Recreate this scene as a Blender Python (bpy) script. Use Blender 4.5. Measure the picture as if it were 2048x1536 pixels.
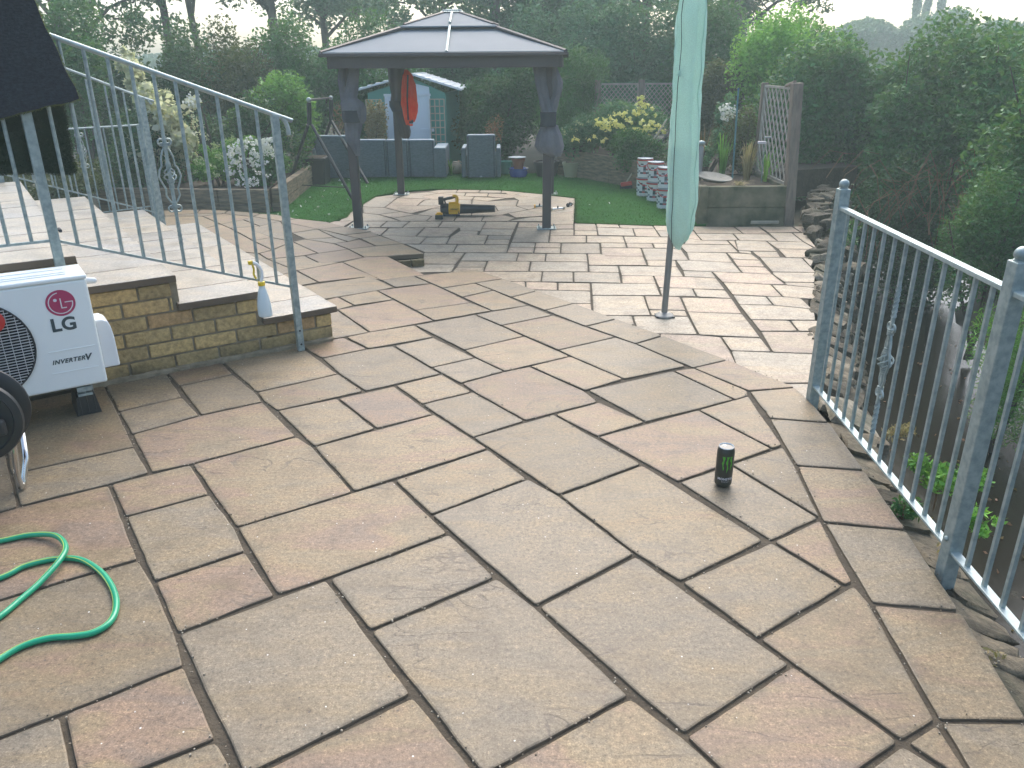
import bpy, math, random
import numpy as np
from mathutils import Vector, Matrix, noise as mnoise
R_ = math.radians
for o in list(bpy.data.objects): bpy.data.objects.remove(o)
scn = bpy.context.scene
COL = scn.collection

# ---------------------------------------------------------------- camera
CAMH, FPX, PITCH, ROLL = 1.49, 1575.0, R_(22.1), R_(-0.4)
cp, sp = math.cos(PITCH), math.sin(PITCH)
_f = Vector((0, cp, -sp)); _u = Vector((0, sp, cp)); _x = Vector((1, 0, 0))
CX = _x*math.cos(ROLL) + _u*math.sin(ROLL)
CU = _u*math.cos(ROLL) - _x*math.sin(ROLL)
CO = Vector((0, 0, CAMH))
cam_d = bpy.data.cameras.new('camera'); cam = bpy.data.objects.new('camera', cam_d); COL.objects.link(cam)
m = Matrix.Identity(4)
for i in range(3):
    m[i][0] = CX[i]; m[i][1] = CU[i]; m[i][2] = -_f[i]; m[i][3] = CO[i]
cam.matrix_world = m
cam_d.sensor_width = 36; cam_d.lens = 36*FPX/2048; cam_d.clip_start = .05; cam_d.clip_end = 2000
scn.camera = cam

# ---------------------------------------------------------------- sky, sun, exposure
SUN_EL, SUN_AZ = R_(46), R_(8)      # azimuth from +y towards +x
world = bpy.data.worlds.new('World'); scn.world = world; world.use_nodes = True
nt = world.node_tree; nt.nodes.clear()
wo = nt.nodes.new('ShaderNodeOutputWorld'); bg = nt.nodes.new('ShaderNodeBackground')
sky = nt.nodes.new('ShaderNodeTexSky'); sky.sky_type = 'NISHITA'; sky.sun_disc = False
sky.sun_elevation = SUN_EL; sky.sun_rotation = SUN_AZ
sky.air_density = 1.0; sky.dust_density = 5.0; sky.ozone_density = 2.6
bg.inputs['Strength'].default_value = 0.15
nt.links.new(sky.outputs[0], bg.inputs[0]); nt.links.new(bg.outputs[0], wo.inputs[0])
sd = bpy.data.lights.new('sun', 'SUN'); so = bpy.data.objects.new('sun', sd); COL.objects.link(so)
sd.energy = .5; sd.angle = R_(60); sd.color = (1, .98, .93)
dirv = Vector((math.sin(SUN_AZ)*math.cos(SUN_EL), math.cos(SUN_AZ)*math.cos(SUN_EL), math.sin(SUN_EL)))
so.rotation_euler = dirv.to_track_quat('Z', 'Y').to_euler()
scn.view_settings.view_transform = 'Standard'; scn.view_settings.look = 'None'
scn.view_settings.exposure = 1.36; scn.view_settings.gamma = 1
scn.render.engine = 'CYCLES'
scn.cycles.volume_bounces = 1
scn.cycles.max_bounces = 8

# ---------------------------------------------------------------- helpers
def ray(x, y): return CX*((x-1024)/FPX) + CU*((768-y)/FPX) + _f
def at(x, y, z=0.):
    d = ray(x, y); return CO + d*((z-CAMH)/d.z)
def atY(x, y, Y):
    d = ray(x, y); return CO + d*(Y/d.y)
# stair frame: u along the brick wall (rising to the left = negative), v away from the camera
YAW = R_(34)
BD = Vector((math.cos(YAW), math.sin(YAW), 0)); AD = Vector((-math.sin(YAW), math.cos(YAW), 0))
W0 = Vector((-1.214, 4.28, 0)) - AD*.03
def uv(u, v, z=0.): return W0 + BD*u + AD*v + Vector((0, 0, z))
def onv(x, y, v):
    d = ray(x, y); t = ((W0 + AD*v - CO).dot(AD))/d.dot(AD); return CO + d*t

ORG = {}
def tag(o, label=None, cat=None, group=None, kind=None):
    if label: o['label'] = label
    if cat: o['category'] = cat
    if group: o['group'] = group
    if kind: o['kind'] = kind
    return o
def thing(name, label, cat, loc=(0, 0, 0), group=None):
    o = bpy.data.objects.new(name, None); o.empty_display_size = .1; COL.objects.link(o)
    o.location = loc; ORG[o.name] = Vector(loc); return tag(o, label, cat, group)

class MB:
    """collects geometry in world coordinates, builds ONE mesh object"""
    def __init__(s): s.v = []; s.f = []; s.tone = None; s.t = []
    def add(s, vs, fs):
        n = len(s.v); s.v += [tuple(p) for p in vs]; s.f += [tuple(i+n for i in f) for f in fs]
        s.t += [s.tone or (.5, .5, .5)]*len(vs); return s
    def box(s, c, d, rot=None, taper=None):
        x, y, z = d[0]/2, d[1]/2, d[2]/2
        P = [Vector((a*x, b*y, e*z)) for e in (-1, 1) for a, b in ((-1, -1), (1, -1), (1, 1), (-1, 1))]
        if taper:
            for p in P[4:]: p.x *= taper; p.y *= taper
        if rot is not None: P = [rot @ p for p in P]
        c = Vector(c)
        return s.add([p+c for p in P], [(3, 2, 1, 0), (4, 5, 6, 7), (0, 1, 5, 4), (1, 2, 6, 5), (2, 3, 7, 6), (3, 0, 4, 7)])
    def prism(s, pts, z0, z1):
        n = len(pts)
        a = sum(pts[i][0]*pts[(i+1) % n][1]-pts[(i+1) % n][0]*pts[i][1] for i in range(n))
        if a < 0: pts = pts[::-1]
        vs = [(p[0], p[1], z0) for p in pts] + [(p[0], p[1], z1) for p in pts]
        return s.add(vs, [tuple(range(n))[::-1], tuple(range(n, 2*n))] + [(i, (i+1) % n, n+(i+1) % n, n+i) for i in range(n)])
    def extr(s, pts, d):
        """planar polygon of 3D points extruded by vector d"""
        n = len(pts); d = Vector(d); pts = [Vector(p) for p in pts]
        nn = sum(((pts[i]-pts[0]).cross(pts[(i+1) % n]-pts[0]) for i in range(n)), Vector())
        if nn.dot(d) > 0: pts = pts[::-1]
        return s.add(pts+[p+d for p in pts], [tuple(range(n)), tuple(range(n, 2*n))[::-1]] + [(i, n+i, n+(i+1) % n, (i+1) % n) for i in range(n)])
    def tube(s, path, r, n=8, cap=True):
        path = [Vector(p) for p in path]; k = len(path)
        rs = r if isinstance(r, (list, tuple)) else [r]*k
        vs = []; ref = None
        for i, p in enumerate(path):
            t = (path[min(i+1, k-1)]-path[max(i-1, 0)])
            if t.length < 1e-9: t = Vector((0, 0, 1))
            t.normalize()
            if ref is None: ref = t.cross(Vector((0, 0, 1)) if abs(t.z) < .9 else Vector((1, 0, 0)))
            ref = (ref - t*ref.dot(t))
            if ref.length < 1e-6: ref = t.cross(Vector((.3, .7, .2)))
            ref.normalize(); b = t.cross(ref)
            for j in range(n):
                a = 2*math.pi*(j+.5)/n; vs.append(p + (ref*math.cos(a)+b*math.sin(a))*rs[i])
        fs = [(i*n+j, i*n+(j+1) % n, (i+1)*n+(j+1) % n, (i+1)*n+j) for i in range(k-1) for j in range(n)]
        if cap: fs += [tuple(range(n))[::-1], tuple(range((k-1)*n, k*n))]
        return s.add(vs, fs)
    def lathe(s, c, prof, n=24, fold=None, sq=1.):
        c = Vector(c); vs = []
        for k, (r, z) in enumerate(prof):
            for j in range(n):
                a = 2*math.pi*j/n; q = r*(1+(fold(a, k/len(prof)) if fold else 0))
                vs.append(c+Vector((q*math.cos(a), q*math.sin(a)*sq, z)))
        K = len(prof)
        fs = [(i*n+j, i*n+(j+1) % n, (i+1)*n+(j+1) % n, (i+1)*n+j) for i in range(K-1) for j in range(n)]
        fs += [tuple(range(n))[::-1], tuple(range((K-1)*n, K*n))]
        return s.add(vs, fs)
    def ball(s, c, r, n=10, sc=(1, 1, 1)):
        prof = [(r*math.sin(math.pi*i/n), -r*math.cos(math.pi*i/n)) for i in range(n+1)]
        prof[0] = (1e-4, -r); prof[-1] = (1e-4, r)
        k = len(s.v); s.lathe((0, 0, 0), prof, 2*n)
        for i in range(k, len(s.v)):
            p = s.v[i]; s.v[i] = (p[0]*sc[0]+c[0], p[1]*sc[1]+c[1], p[2]*sc[2]+c[2])
        return s
    def build(s, name, mat, parent=None, smooth=False, bevel=0, kind=None, tones=False, seg=2, ang=40):
        me = bpy.data.meshes.new(name)
        off = ORG.get(parent.name, Vector()) if parent else (Vector(s.v[0])*0)
        me.from_pydata([tuple(Vector(p)-off) for p in s.v], [], s.f); me.update()
        if tones:
            at_ = me.color_attributes.new('tone', 'FLOAT_COLOR', 'POINT')
            at_.data.foreach_set('color', np.array([(*t[:3], t[3] if len(t) > 3 else 1) for t in s.t], dtype=np.float32).ravel())
        me.materials.append(mat)
        o = bpy.data.objects.new(name, me); COL.objects.link(o)
        if parent: o.parent = parent; ORG[o.name] = off.copy()
        if smooth:
            me.polygons.foreach_set('use_smooth', [True]*len(me.polygons))
            me.set_sharp_from_angle(angle=R_(ang))
        if bevel:
            b = o.modifiers.new('bevel', 'BEVEL'); b.width = bevel; b.segments = seg; b.limit_method = 'ANGLE'; b.angle_limit = R_(35)
        if kind: o['kind'] = kind
        return o

def rotz(a): return Matrix.Rotation(a, 3, 'Z')
RB = rotz(YAW)

# ---------------------------------------------------------------- materials
class NT:
    def __init__(s, name):
        s.m = bpy.data.materials.new(name); s.m.use_nodes = True; s.t = s.m.node_tree; s.n = s.t.nodes; s.n.clear()
        s.out = s.n.new('ShaderNodeOutputMaterial'); s.b = s.n.new('ShaderNodeBsdfPrincipled')
        s.t.links.new(s.b.outputs[0], s.out.inputs[0])
    def N(s, typ, **kw):
        n = s.n.new('ShaderNode'+typ)
        for k, v in kw.items():
            if k.startswith('i_'): n.inputs[k[2:].replace('_', ' ')].default_value = v
            else: setattr(n, k, v)
        return n
    def L(s, a, b): s.t.links.new(a, b)
    def noise(s, vec, scale, detail=4, rough=.55, dist=0):
        n = s.N('TexNoise'); n.inputs['Scale'].default_value = scale; n.inputs['Detail'].default_value = detail
        n.inputs['Roughness'].default_value = rough; n.inputs['Distortion'].default_value = dist
        if vec: s.L(vec, n.inputs['Vector'])
        return n.outputs['Fac']
    def ramp(s, fac, stops, interp='LINEAR'):
        r = s.N('ValToRGB'); r.color_ramp.interpolation = interp; e = r.color_ramp.elements
        while len(e) < len(stops): e.new(.5)
        for k, (p, c) in enumerate(stops):
            e[k].position = p; e[k].color = (*c, 1) if len(c) == 3 else c
        s.L(fac, r.inputs[0]); return r.outputs[0]
    def math(s, op, a, b=None, c=None):
        n = s.N('Math', operation=op)
        for i, q in enumerate((a, b, c)):
            if q is None: continue
            if isinstance(q, (int, float)): n.inputs[i].default_value = q
            else: s.L(q, n.inputs[i])
        return n.outputs[0]
    def mix(s, fac, a, b, mode='MIX'):
        n = s.N('Mix', data_type='RGBA', blend_type=mode)
        for sock, q in ((n.inputs[0], fac), (n.inputs[6], a), (n.inputs[7], b)):
            if isinstance(q, (int, float)): sock.default_value = q
            elif isinstance(q, tuple): sock.default_value = (*q, 1) if len(q) == 3 else q
            else: s.L(q, sock)
        return n.outputs[2]
    def bump(s, h, strength=.3, dist=.01, prev=None):
        n = s.N('Bump'); n.inputs['Strength'].default_value = strength; n.inputs['Distance'].default_value = dist
        s.L(h, n.inputs['Height'])
        if prev: s.L(prev, n.inputs['Normal'])
        return n.outputs[0]

def mat(name, c, rough=.6, metal=0., c2=None, scale=8, bump=0., bscale=60, spec=.5, coat=0, det=5, lo=.35, hi=.65, stretch=None):
    k = NT(name); tc = k.N('TexCoord'); vec = tc.outputs['Object']
    if stretch:
        mp = k.N('Mapping'); mp.inputs['Scale'].default_value = stretch; k.L(vec, mp.inputs[0]); vec = mp.outputs[0]
    if c2 is None: c2 = tuple(q*.8 for q in c)
    f = k.noise(vec, scale, det)
    k.L(k.ramp(f, [(lo, c), (hi, c2)]), k.b.inputs['Base Color'])
    k.b.inputs['Roughness'].default_value = rough; k.b.inputs['Metallic'].default_value = metal
    k.b.inputs['Specular IOR Level'].default_value = spec; k.b.inputs['Coat Weight'].default_value = coat
    if bump: k.L(k.bump(k.noise(vec, bscale, 4), bump, .01), k.b.inputs['Normal'])
    return k.m

def leafmat(name, cols, trans=.3, rough=.55, patch=1.2):
    k = NT(name); g = k.N('NewGeometry'); tc = k.N('TexCoord')
    r = k.math('MULTIPLY_ADD', g.outputs['Random Per Island'], .72, k.math('MULTIPLY', k.noise(tc.outputs['Object'], patch, 2), .55))
    r = k.math('SUBTRACT', r, .14)
    n = len(cols)
    c = k.ramp(r, [(i/max(1, n-1), q) for i, q in enumerate(cols)])
    k.L(c, k.b.inputs['Base Color']); k.b.inputs['Roughness'].default_value = rough
    k.b.inputs['Specular IOR Level'].default_value = .35
    tr = k.N('BsdfTranslucent'); k.L(k.mix(.5, c, (.25, .35, .05)), tr.inputs[0])
    ms = k.N('MixShader'); ms.inputs[0].default_value = trans
    k.L(k.b.outputs[0], ms.inputs[1]); k.L(tr.outputs[0], ms.inputs[2]); k.L(ms.outputs[0], k.out.inputs[0])
    return k.m

def clothmat(name, c, c2, tr=.4, scale=4, rough=.85, bump=.25, bscale=14):
    k = NT(name); tc = k.N('TexCoord'); v = tc.outputs['Object']
    col = k.ramp(k.noise(v, scale, 5), [(.3, c), (.7, c2)])
    wv = k.noise(v, 260, 2); col = k.mix(1., col, k.ramp(wv, [(.3, (.86, .86, .86)), (.7, (1.1, 1.1, 1.1))]), 'MULTIPLY')
    k.L(col, k.b.inputs['Base Color']); k.b.inputs['Roughness'].default_value = rough; k.b.inputs['Specular IOR Level'].default_value = .25
    nb = k.bump(k.noise(v, bscale, 5, .6, .4), bump, .02); k.L(nb, k.b.inputs['Normal'])
    t = k.N('BsdfTranslucent'); k.L(col, t.inputs[0]); ms = k.N('MixShader'); ms.inputs[0].default_value = tr
    k.L(k.b.outputs[0], ms.inputs[1]); k.L(t.outputs[0], ms.inputs[2]); k.L(ms.outputs[0], k.out.inputs[0]); return k.m

def slabmat(name, stops, wet=.5, crack=.7, spec=.36, side=(.125, .098, .066)):
    k = NT(name); g = k.N('NewGeometry'); a = k.N('Attribute'); a.attribute_name = 'tone'
    sep = k.N('SeparateColor'); k.L(a.outputs['Color'], sep.inputs[0]); R, G, B = sep.outputs
    vm = k.N('VectorMath', operation='MULTIPLY_ADD'); k.L(a.outputs['Color'], vm.inputs[0]); vm.inputs[1].default_value = (13, 7, 41); k.L(g.outputs['Position'], vm.inputs[2])
    mp = k.N('Mapping'); mp.inputs['Rotation'].default_value = (0, 0, -.45); mp.inputs['Scale'].default_value = (.7, 2.2, 1); k.L(vm.outputs[0], mp.inputs[0])
    v = vm.outputs[0]; vs = mp.outputs[0]
    n1 = k.noise(vs, 3.2, 6, .62, .8)
    f = k.math('ADD', k.math('MULTIPLY', R, .6), k.math('MULTIPLY_ADD', n1, 1.7, -.65))
    col = k.ramp(f, stops)
    n2 = k.noise(v, 7, 6, .65)
    col = k.mix(1., col, k.ramp(n2, [(.28, (.66, .64, .61)), (.5, (1., 1., .99)), (.75, (1.22, 1.19, 1.13))]), 'MULTIPLY')
    br = k.math('MULTIPLY_ADD', G, .36, .80)
    col = k.mix(1., col, k.ramp(br, [(0, (0, 0, 0)), (1, (1.0, 1.0, 1.0))]), 'MULTIPLY')
    sp_ = k.noise(g.outputs['Position'], 210, 3, .7)
    col = k.mix(1., col, k.ramp(sp_, [(.27, (.42, .40, .37)), (.43, (.92, .92, .92)), (.58, (1.05, 1.05, 1.05)), (.74, (1.75, 1.75, 1.70))]), 'MULTIPLY')
    # dark pits and pale quartz flecks
    vo = k.N('TexVoronoi'); vo.inputs['Scale'].default_value = 55; k.L(g.outputs['Position'], vo.inputs['Vector'])
    sc = k.N('SeparateColor'); k.L(vo.outputs['Color'], sc.inputs[0])
    pit = k.math('MULTIPLY', k.math('LESS_THAN', vo.outputs['Distance'], .18), k.math('GREATER_THAN', sc.outputs[0], .90))
    flk = k.math('MULTIPLY', k.math('LESS_THAN', vo.outputs['Distance'], .13), k.math('LESS_THAN', sc.outputs[0], .035))
    col = k.mix(k.math('MULTIPLY', pit, .65), col, (.07, .06, .05)); col = k.mix(k.math('MULTIPLY', flk, .8), col, (.75, .74, .70))
    n3 = k.noise(vs, 1.25, 6, .5, 1.2)
    cr = k.math('ABSOLUTE', k.math('SUBTRACT', n3, .5))
    msk = k.ramp(k.noise(v, 1.9, 2), [(.48, (0, 0, 0)), (.56, (1, 1, 1))])
    line = k.math('MULTIPLY', k.ramp(cr, [(0, (1, 1, 1)), (.0055, (0, 0, 0))]), msk)
    step = k.ramp(n3, [(.495, (0, 0, 0)), (.505, (1, 1, 1))])
    col = k.mix(k.math('MULTIPLY', line, crack), col, (.075, .06, .05))
    # weathering stain of soil washed out of joints, large patches
    st = k.ramp(k.noise(g.outputs['Position'], .8, 5, .6), [(.52, (0, 0, 0)), (.72, (1, 1, 1))])
    col = k.mix(k.math('MULTIPLY', st, .28), col, (.17, .135, .10))
    # grime caught along the slab edges
    eg = k.math('MULTIPLY', k.math('POWER', a.outputs['Alpha'], 1.6), k.ramp(k.noise(g.outputs['Position'], 9, 5, .7), [(.42, (0, 0, 0)), (.62, (1, 1, 1))]))
    col = k.mix(k.math('MULTIPLY', eg, .6), col, (.085, .075, .055))
    # grit of the riven surface, medium sized
    gr = k.noise(g.outputs['Position'], 75, 4, .75)
    col = k.mix(1., col, k.ramp(gr, [(.30, (.50, .49, .46)), (.46, (.95, .95, .94)), (.55, (1.04, 1.04, 1.03)), (.70, (1.55, 1.55, 1.5))]), 'MULTIPLY')
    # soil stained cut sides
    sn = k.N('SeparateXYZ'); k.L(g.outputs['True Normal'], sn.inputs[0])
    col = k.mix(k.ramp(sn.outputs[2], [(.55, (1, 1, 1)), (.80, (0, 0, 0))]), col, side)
    k.L(col, k.b.inputs['Base Color'])
    k.L(k.math('MULTIPLY_ADD', n2, .2, wet-.08), k.b.inputs['Roughness'])
    k.b.inputs['Specular IOR Level'].default_value = spec
    h = k.math('ADD', k.math('MULTIPLY', k.noise(vs, 9, 5, .6), .8), k.math('MULTIPLY', k.math('SUBTRACT', k.math('MULTIPLY', step, msk), line), .35))
    b1 = k.bump(h, .32, .006); b2 = k.bump(sp_, .3, .0012, k.bump(gr, .45, .0022, b1))
    k.L(b2, k.b.inputs['Normal']); return k.m

M = {}
M['slab'] = slabmat('sandstone_paving', [(.0, (.178, .150, .110)), (.25, (.198, .160, .110)), (.45, (.212, .165, .102)), (.62, (.224, .166, .096)), (.8, (.220, .150, .100)), (1., (.188, .138, .102))])
M['slab2'] = slabmat('sandstone_paving_lower', [(.0, (.31, .275, .215)), (.3, (.345, .295, .225)), (.6, (.38, .305, .21)), (.85, (.37, .28, .21)), (1., (.32, .25, .195))], .55, .45, .38)
M['tread'] = slabmat('sandstone_steps', [(.0, (.30, .29, .27)), (.3, (.33, .30, .25)), (.6, (.36, .31, .23)), (1., (.34, .27, .215))], .34, .2, .6, (.10, .07, .045))
M['mortar'] = mat('joint_mortar', (.050, .040, .027), .95, c2=(.085, .068, .045), scale=14, bump=.6, bscale=90)
M['mortar2'] = mat('brick_mortar', (.20, .165, .105), .9, c2=(.30, .25, .17), scale=20, bump=.5)
M['grit'] = mat('sand_grit', (.16, .13, .09), .9, c2=(.34, .30, .23), scale=9, lo=.45, hi=.6)
M['galv'] = mat('galvanised_steel', (.24, .30, .29), .5, .45, c2=(.38, .44, .42), scale=38, det=3, bump=.05, bscale=160)
M['galvl'] = mat('galvanised_steel_lit', (.32, .39, .38), .5, .45, c2=(.44, .50, .48), scale=40)  # paler copy of the steel, light from above put into the rails' colour
M['black'] = mat('black_plastic', (.016, .018, .020), .45, c2=(.022, .024, .026))
M['white'] = mat('white_enamel', (.84, .87, .82), .35, c2=(.80, .83, .78), scale=3, spec=.5)
M['whitep'] = mat('white_plastic', (.78, .80, .79), .35, c2=(.74, .76, .75))
M['grill'] = mat('fan_wire', (.55, .55, .53), .4, c2=(.45, .45, .44))
M['dark'] = mat('dark_interior', (.006, .007, .010), .9, spec=.1)
M['crimson'] = mat('crimson_print', (.42, .025, .10), .45, c2=(.40, .024, .095))
M['print_w'] = mat('white_print', (.78, .74, .75), .45)
M['print_g'] = mat('grey_print', (.045, .07, .075), .5)
M['chrome'] = mat('chrome_tube', (.62, .62, .60), .16, 1., c2=(.58, .58, .56))
M['hose'] = mat('green_hose', (.0, .33, .16), .32, c2=(.0, .29, .14), spec=.6)
M['hose_s'] = mat('hose_stripe', (.45, .62, .12), .35)
M['red'] = mat('red_plastic', (.55, .03, .025), .4, c2=(.48, .025, .02))
M['yellow'] = mat('yellow_plastic', (.80, .42, .02), .4, c2=(.74, .38, .015))
M['bottle'] = mat('milky_plastic', (.62, .72, .72), .3, c2=(.70, .76, .74), scale=6)
M['yell2'] = mat('spray_yellow', (.85, .60, .02), .4)
M['canblk'] = mat('can_black', (.018, .022, .018), .28, c2=(.022, .028, .02), spec=.7)
M['alu'] = mat('aluminium', (.82, .84, .82), .3, .35, c2=(.76, .78, .76))
M['cangreen'] = mat('can_green', (.08, .42, .03), .4, c2=(.06, .36, .02))
M['gaz'] = mat('brown_grey_aluminium', (.060, .052, .050), .5, .1, c2=(.072, .064, .062), scale=4)
M['curtain'] = clothmat('grey_curtain', (.17, .175, .19), (.25, .255, .27), .35, 6)
M['strap'] = mat('dark_strap', (.035, .042, .05), .8)
M['orange'] = clothmat('hi_vis_orange', (.95, .17, .06), (.90, .10, .03), .5, 14)
M['silver'] = mat('reflective_tape', (.30, .28, .24), .5)
M['cover'] = clothmat('sage_parasol_cover', (.56, .75, .66), (.66, .84, .75), .5, 3, .85, .5, 9)
M['cover_l'] = mat('sage_cover_seam', (.52, .76, .62), .7)
M['polegrey'] = mat('parasol_pole', (.22, .22, .20), .45, .4, c2=(.25, .25, .23))
M['rattan'] = mat('grey_rattan', (.095, .125, .145), .75, c2=(.15, .185, .205), scale=30, bump=.8, bscale=55, stretch=(1, 1, 2.6))
M['rattan_l'] = mat('rattan_lit_edge', (.36, .43, .46), .55)  # pale tone paints light along rattan top edges; also dish and lids
M['tan'] = mat('lattice_wood', (.50, .44, .32), .8, c2=(.38, .33, .24), scale=9)
M['shed_g'] = mat('green_shed_steel', (.07, .28, .21), .5, c2=(.08, .32, .24), scale=3)
M['shed_d'] = mat('pale_blue_shed_door', (.68, .74, .77), .5, c2=(.72, .78, .81), scale=2)
M['shed_w'] = mat('shed_roof_white', (.80, .84, .84), .4)
M['terra'] = mat('terracotta', (.33, .12, .07), .8, c2=(.28, .10, .06))
M['blue'] = mat('cobalt_glaze', (.02, .05, .28), .2, c2=(.03, .07, .33), coat=.3)
M['cream'] = mat('cream_glaze', (.40, .38, .24), .5, c2=(.36, .33, .20))
M['stone'] = mat('dressed_stone', (.26, .25, .21), .85, c2=(.20, .195, .16), scale=12, bump=.5)
M['wood'] = mat('weathered_sleeper', (.27, .21, .135), .85, c2=(.12, .10, .066), scale=7, stretch=(1, 1, 6), bump=.5, bscale=30)
M['woodg'] = mat('mossy_sleeper', (.20, .175, .11), .9, c2=(.07, .08, .04), scale=5, bump=.5, bscale=30)
M['post'] = mat('weathered_post', (.26, .205, .155), .85, c2=(.17, .135, .105), scale=6, stretch=(6, 6, 1), bump=.4, bscale=20)
M['soil'] = mat('garden_soil', (.045, .034, .022), .95, c2=(.075, .058, .036), scale=12, bump=.8, bscale=40)
M['bark'] = mat('bark', (.085, .070, .052), .9, c2=(.05, .042, .032), scale=8, stretch=(3, 3, .6), bump=.8, bscale=14)
M['brownst'] = mat('dry_stem', (.20, .12, .06), .9)
M['matback'] = mat('turf_backing', (.006, .010, .018), .9, c2=(.026, .034, .050), scale=70, bump=.9, bscale=160, stretch=(1, 1, 2))
M['turf'] = mat('artificial_grass', (.016, .085, .014), .95, c2=(.026, .12, .020), spec=.1, scale=5, bump=.7, bscale=120)
M['turfblade'] = leafmat('turf_blades', [(.020, .10, .022), (.032, .135, .028), (.05, .17, .036)], .2, .6, .6)
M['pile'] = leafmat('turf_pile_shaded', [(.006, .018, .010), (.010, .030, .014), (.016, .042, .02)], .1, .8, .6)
M['lath'] = mat('weathered_lath', (.40, .37, .30), .85, c2=(.30, .275, .22), scale=9)
M['fringe'] = leafmat('turf_fringe', [(.05, .09, .03), (.14, .16, .06), (.09, .13, .05)], .3)
M['water'] = mat('stream_water', (.010, .009, .005), .04, c2=(.016, .013, .007), scale=2, spec=.6)
M['dirt'] = mat('bank_soil', (.050, .042, .026), .95, c2=(.03, .035, .018), scale=3, bump=.9, bscale=20)
M['drum'] = mat('galv_drum', (.30, .32, .33), .4, .4)
M['cane'] = mat('blue_cane', (.10, .26, .27), .6)
def brickm():
    k = NT('yellow_rock_brick'); a = k.N('Attribute'); a.attribute_name = 'tone'; g = k.N('NewGeometry')
    sep = k.N('SeparateColor'); k.L(a.outputs['Color'], sep.inputs[0])
    col = k.ramp(sep.outputs[0], [(0, (.34, .245, .115)), (.45, (.46, .33, .15)), (.8, (.55, .385, .165)), (1, (.43, .265, .125))])
    n = k.noise(g.outputs['Position'], 45, 5, .65); col = k.mix(1., col, k.ramp(n, [(.3, (.62, .62, .6)), (.65, (1.2, 1.2, 1.15))]), 'MULTIPLY')
    sx = k.N('SeparateXYZ'); k.L(g.outputs['Position'], sx.inputs[0])
    # algae staining in the damp bottom courses
    h = k.math('ADD', sx.outputs[2], k.math('MULTIPLY', k.noise(g.outputs['Position'], 7, 4), .22))
    col = k.mix(k.ramp(h, [(.10, (.75, .75, .75)), (.21, (0, 0, 0))]), col, (.045, .04, .022))
    k.L(col, k.b.inputs['Base Color']); k.b.inputs['Roughness'].default_value = .9
    k.L(k.bump(n, .9, .006, k.bump(k.noise(g.outputs['Position'], 16, 3), .7, .012)), k.b.inputs['Normal']); return k.m
M['brick'] = brickm()
def labelm():
    k = NT('tub_label'); tc = k.N('TexCoord'); mp = k.N('Mapping'); mp.inputs['Scale'].default_value = (30, 30, 46); k.L(tc.outputs['Object'], mp.inputs[0])
    fl = k.N('VectorMath', operation='FLOOR'); k.L(mp.outputs[0], fl.inputs[0]); wn = k.N('TexWhiteNoise', noise_dimensions='3D'); k.L(fl.outputs[0], wn.inputs[0])
    k.L(k.ramp(wn.outputs['Value'], [(.0, (.06, .08, .10)), (.20, (.30, .34, .38)), (.30, (.72, .75, .76)), (.9, (.78, .79, .80)), (.94, (.5, .12, .12))], 'CONSTANT'), k.b.inputs['Base Color']); k.b.inputs['Roughness'].default_value = .45; return k.m
M['tublabel'] = labelm()
def stonem():
    k = NT('dry_stone'); a = k.N('Attribute'); a.attribute_name = 'tone'; g = k.N('NewGeometry')
    sep = k.N('SeparateColor'); k.L(a.outputs['Color'], sep.inputs[0])
    col = k.ramp(sep.outputs[0], [(0, (.06, .05, .032)), (.4, (.11, .092, .06)), (.8, (.17, .14, .095)), (1, (.30, .27, .21))])
    n = k.noise(g.outputs['Position'], 26, 6, .65); col = k.mix(1., col, k.ramp(n, [(.3, (.5, .5, .48)), (.65, (1.3, 1.28, 1.2))]), 'MULTIPLY')
    mo = k.ramp(k.noise(g.outputs['Position'], 3.5, 4), [(.5, (0, 0, 0)), (.62, (1, 1, 1))])
    col = k.mix(k.math('MULTIPLY', mo, .55), col, (.035, .045, .018))
    k.L(col, k.b.inputs['Base Color']); k.b.inputs['Roughness'].default_value = .85
    k.L(k.bump(n, .9, .02), k.b.inputs['Normal']); return k.m
M['dstone'] = stonem()
def polym():
    m_ = clothmat('polycarbonate_roof', (.26, .325, .375), (.31, .375, .425), .5, 1.2, .55, 0., 3); return m_
M['poly'] = polym()
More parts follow.
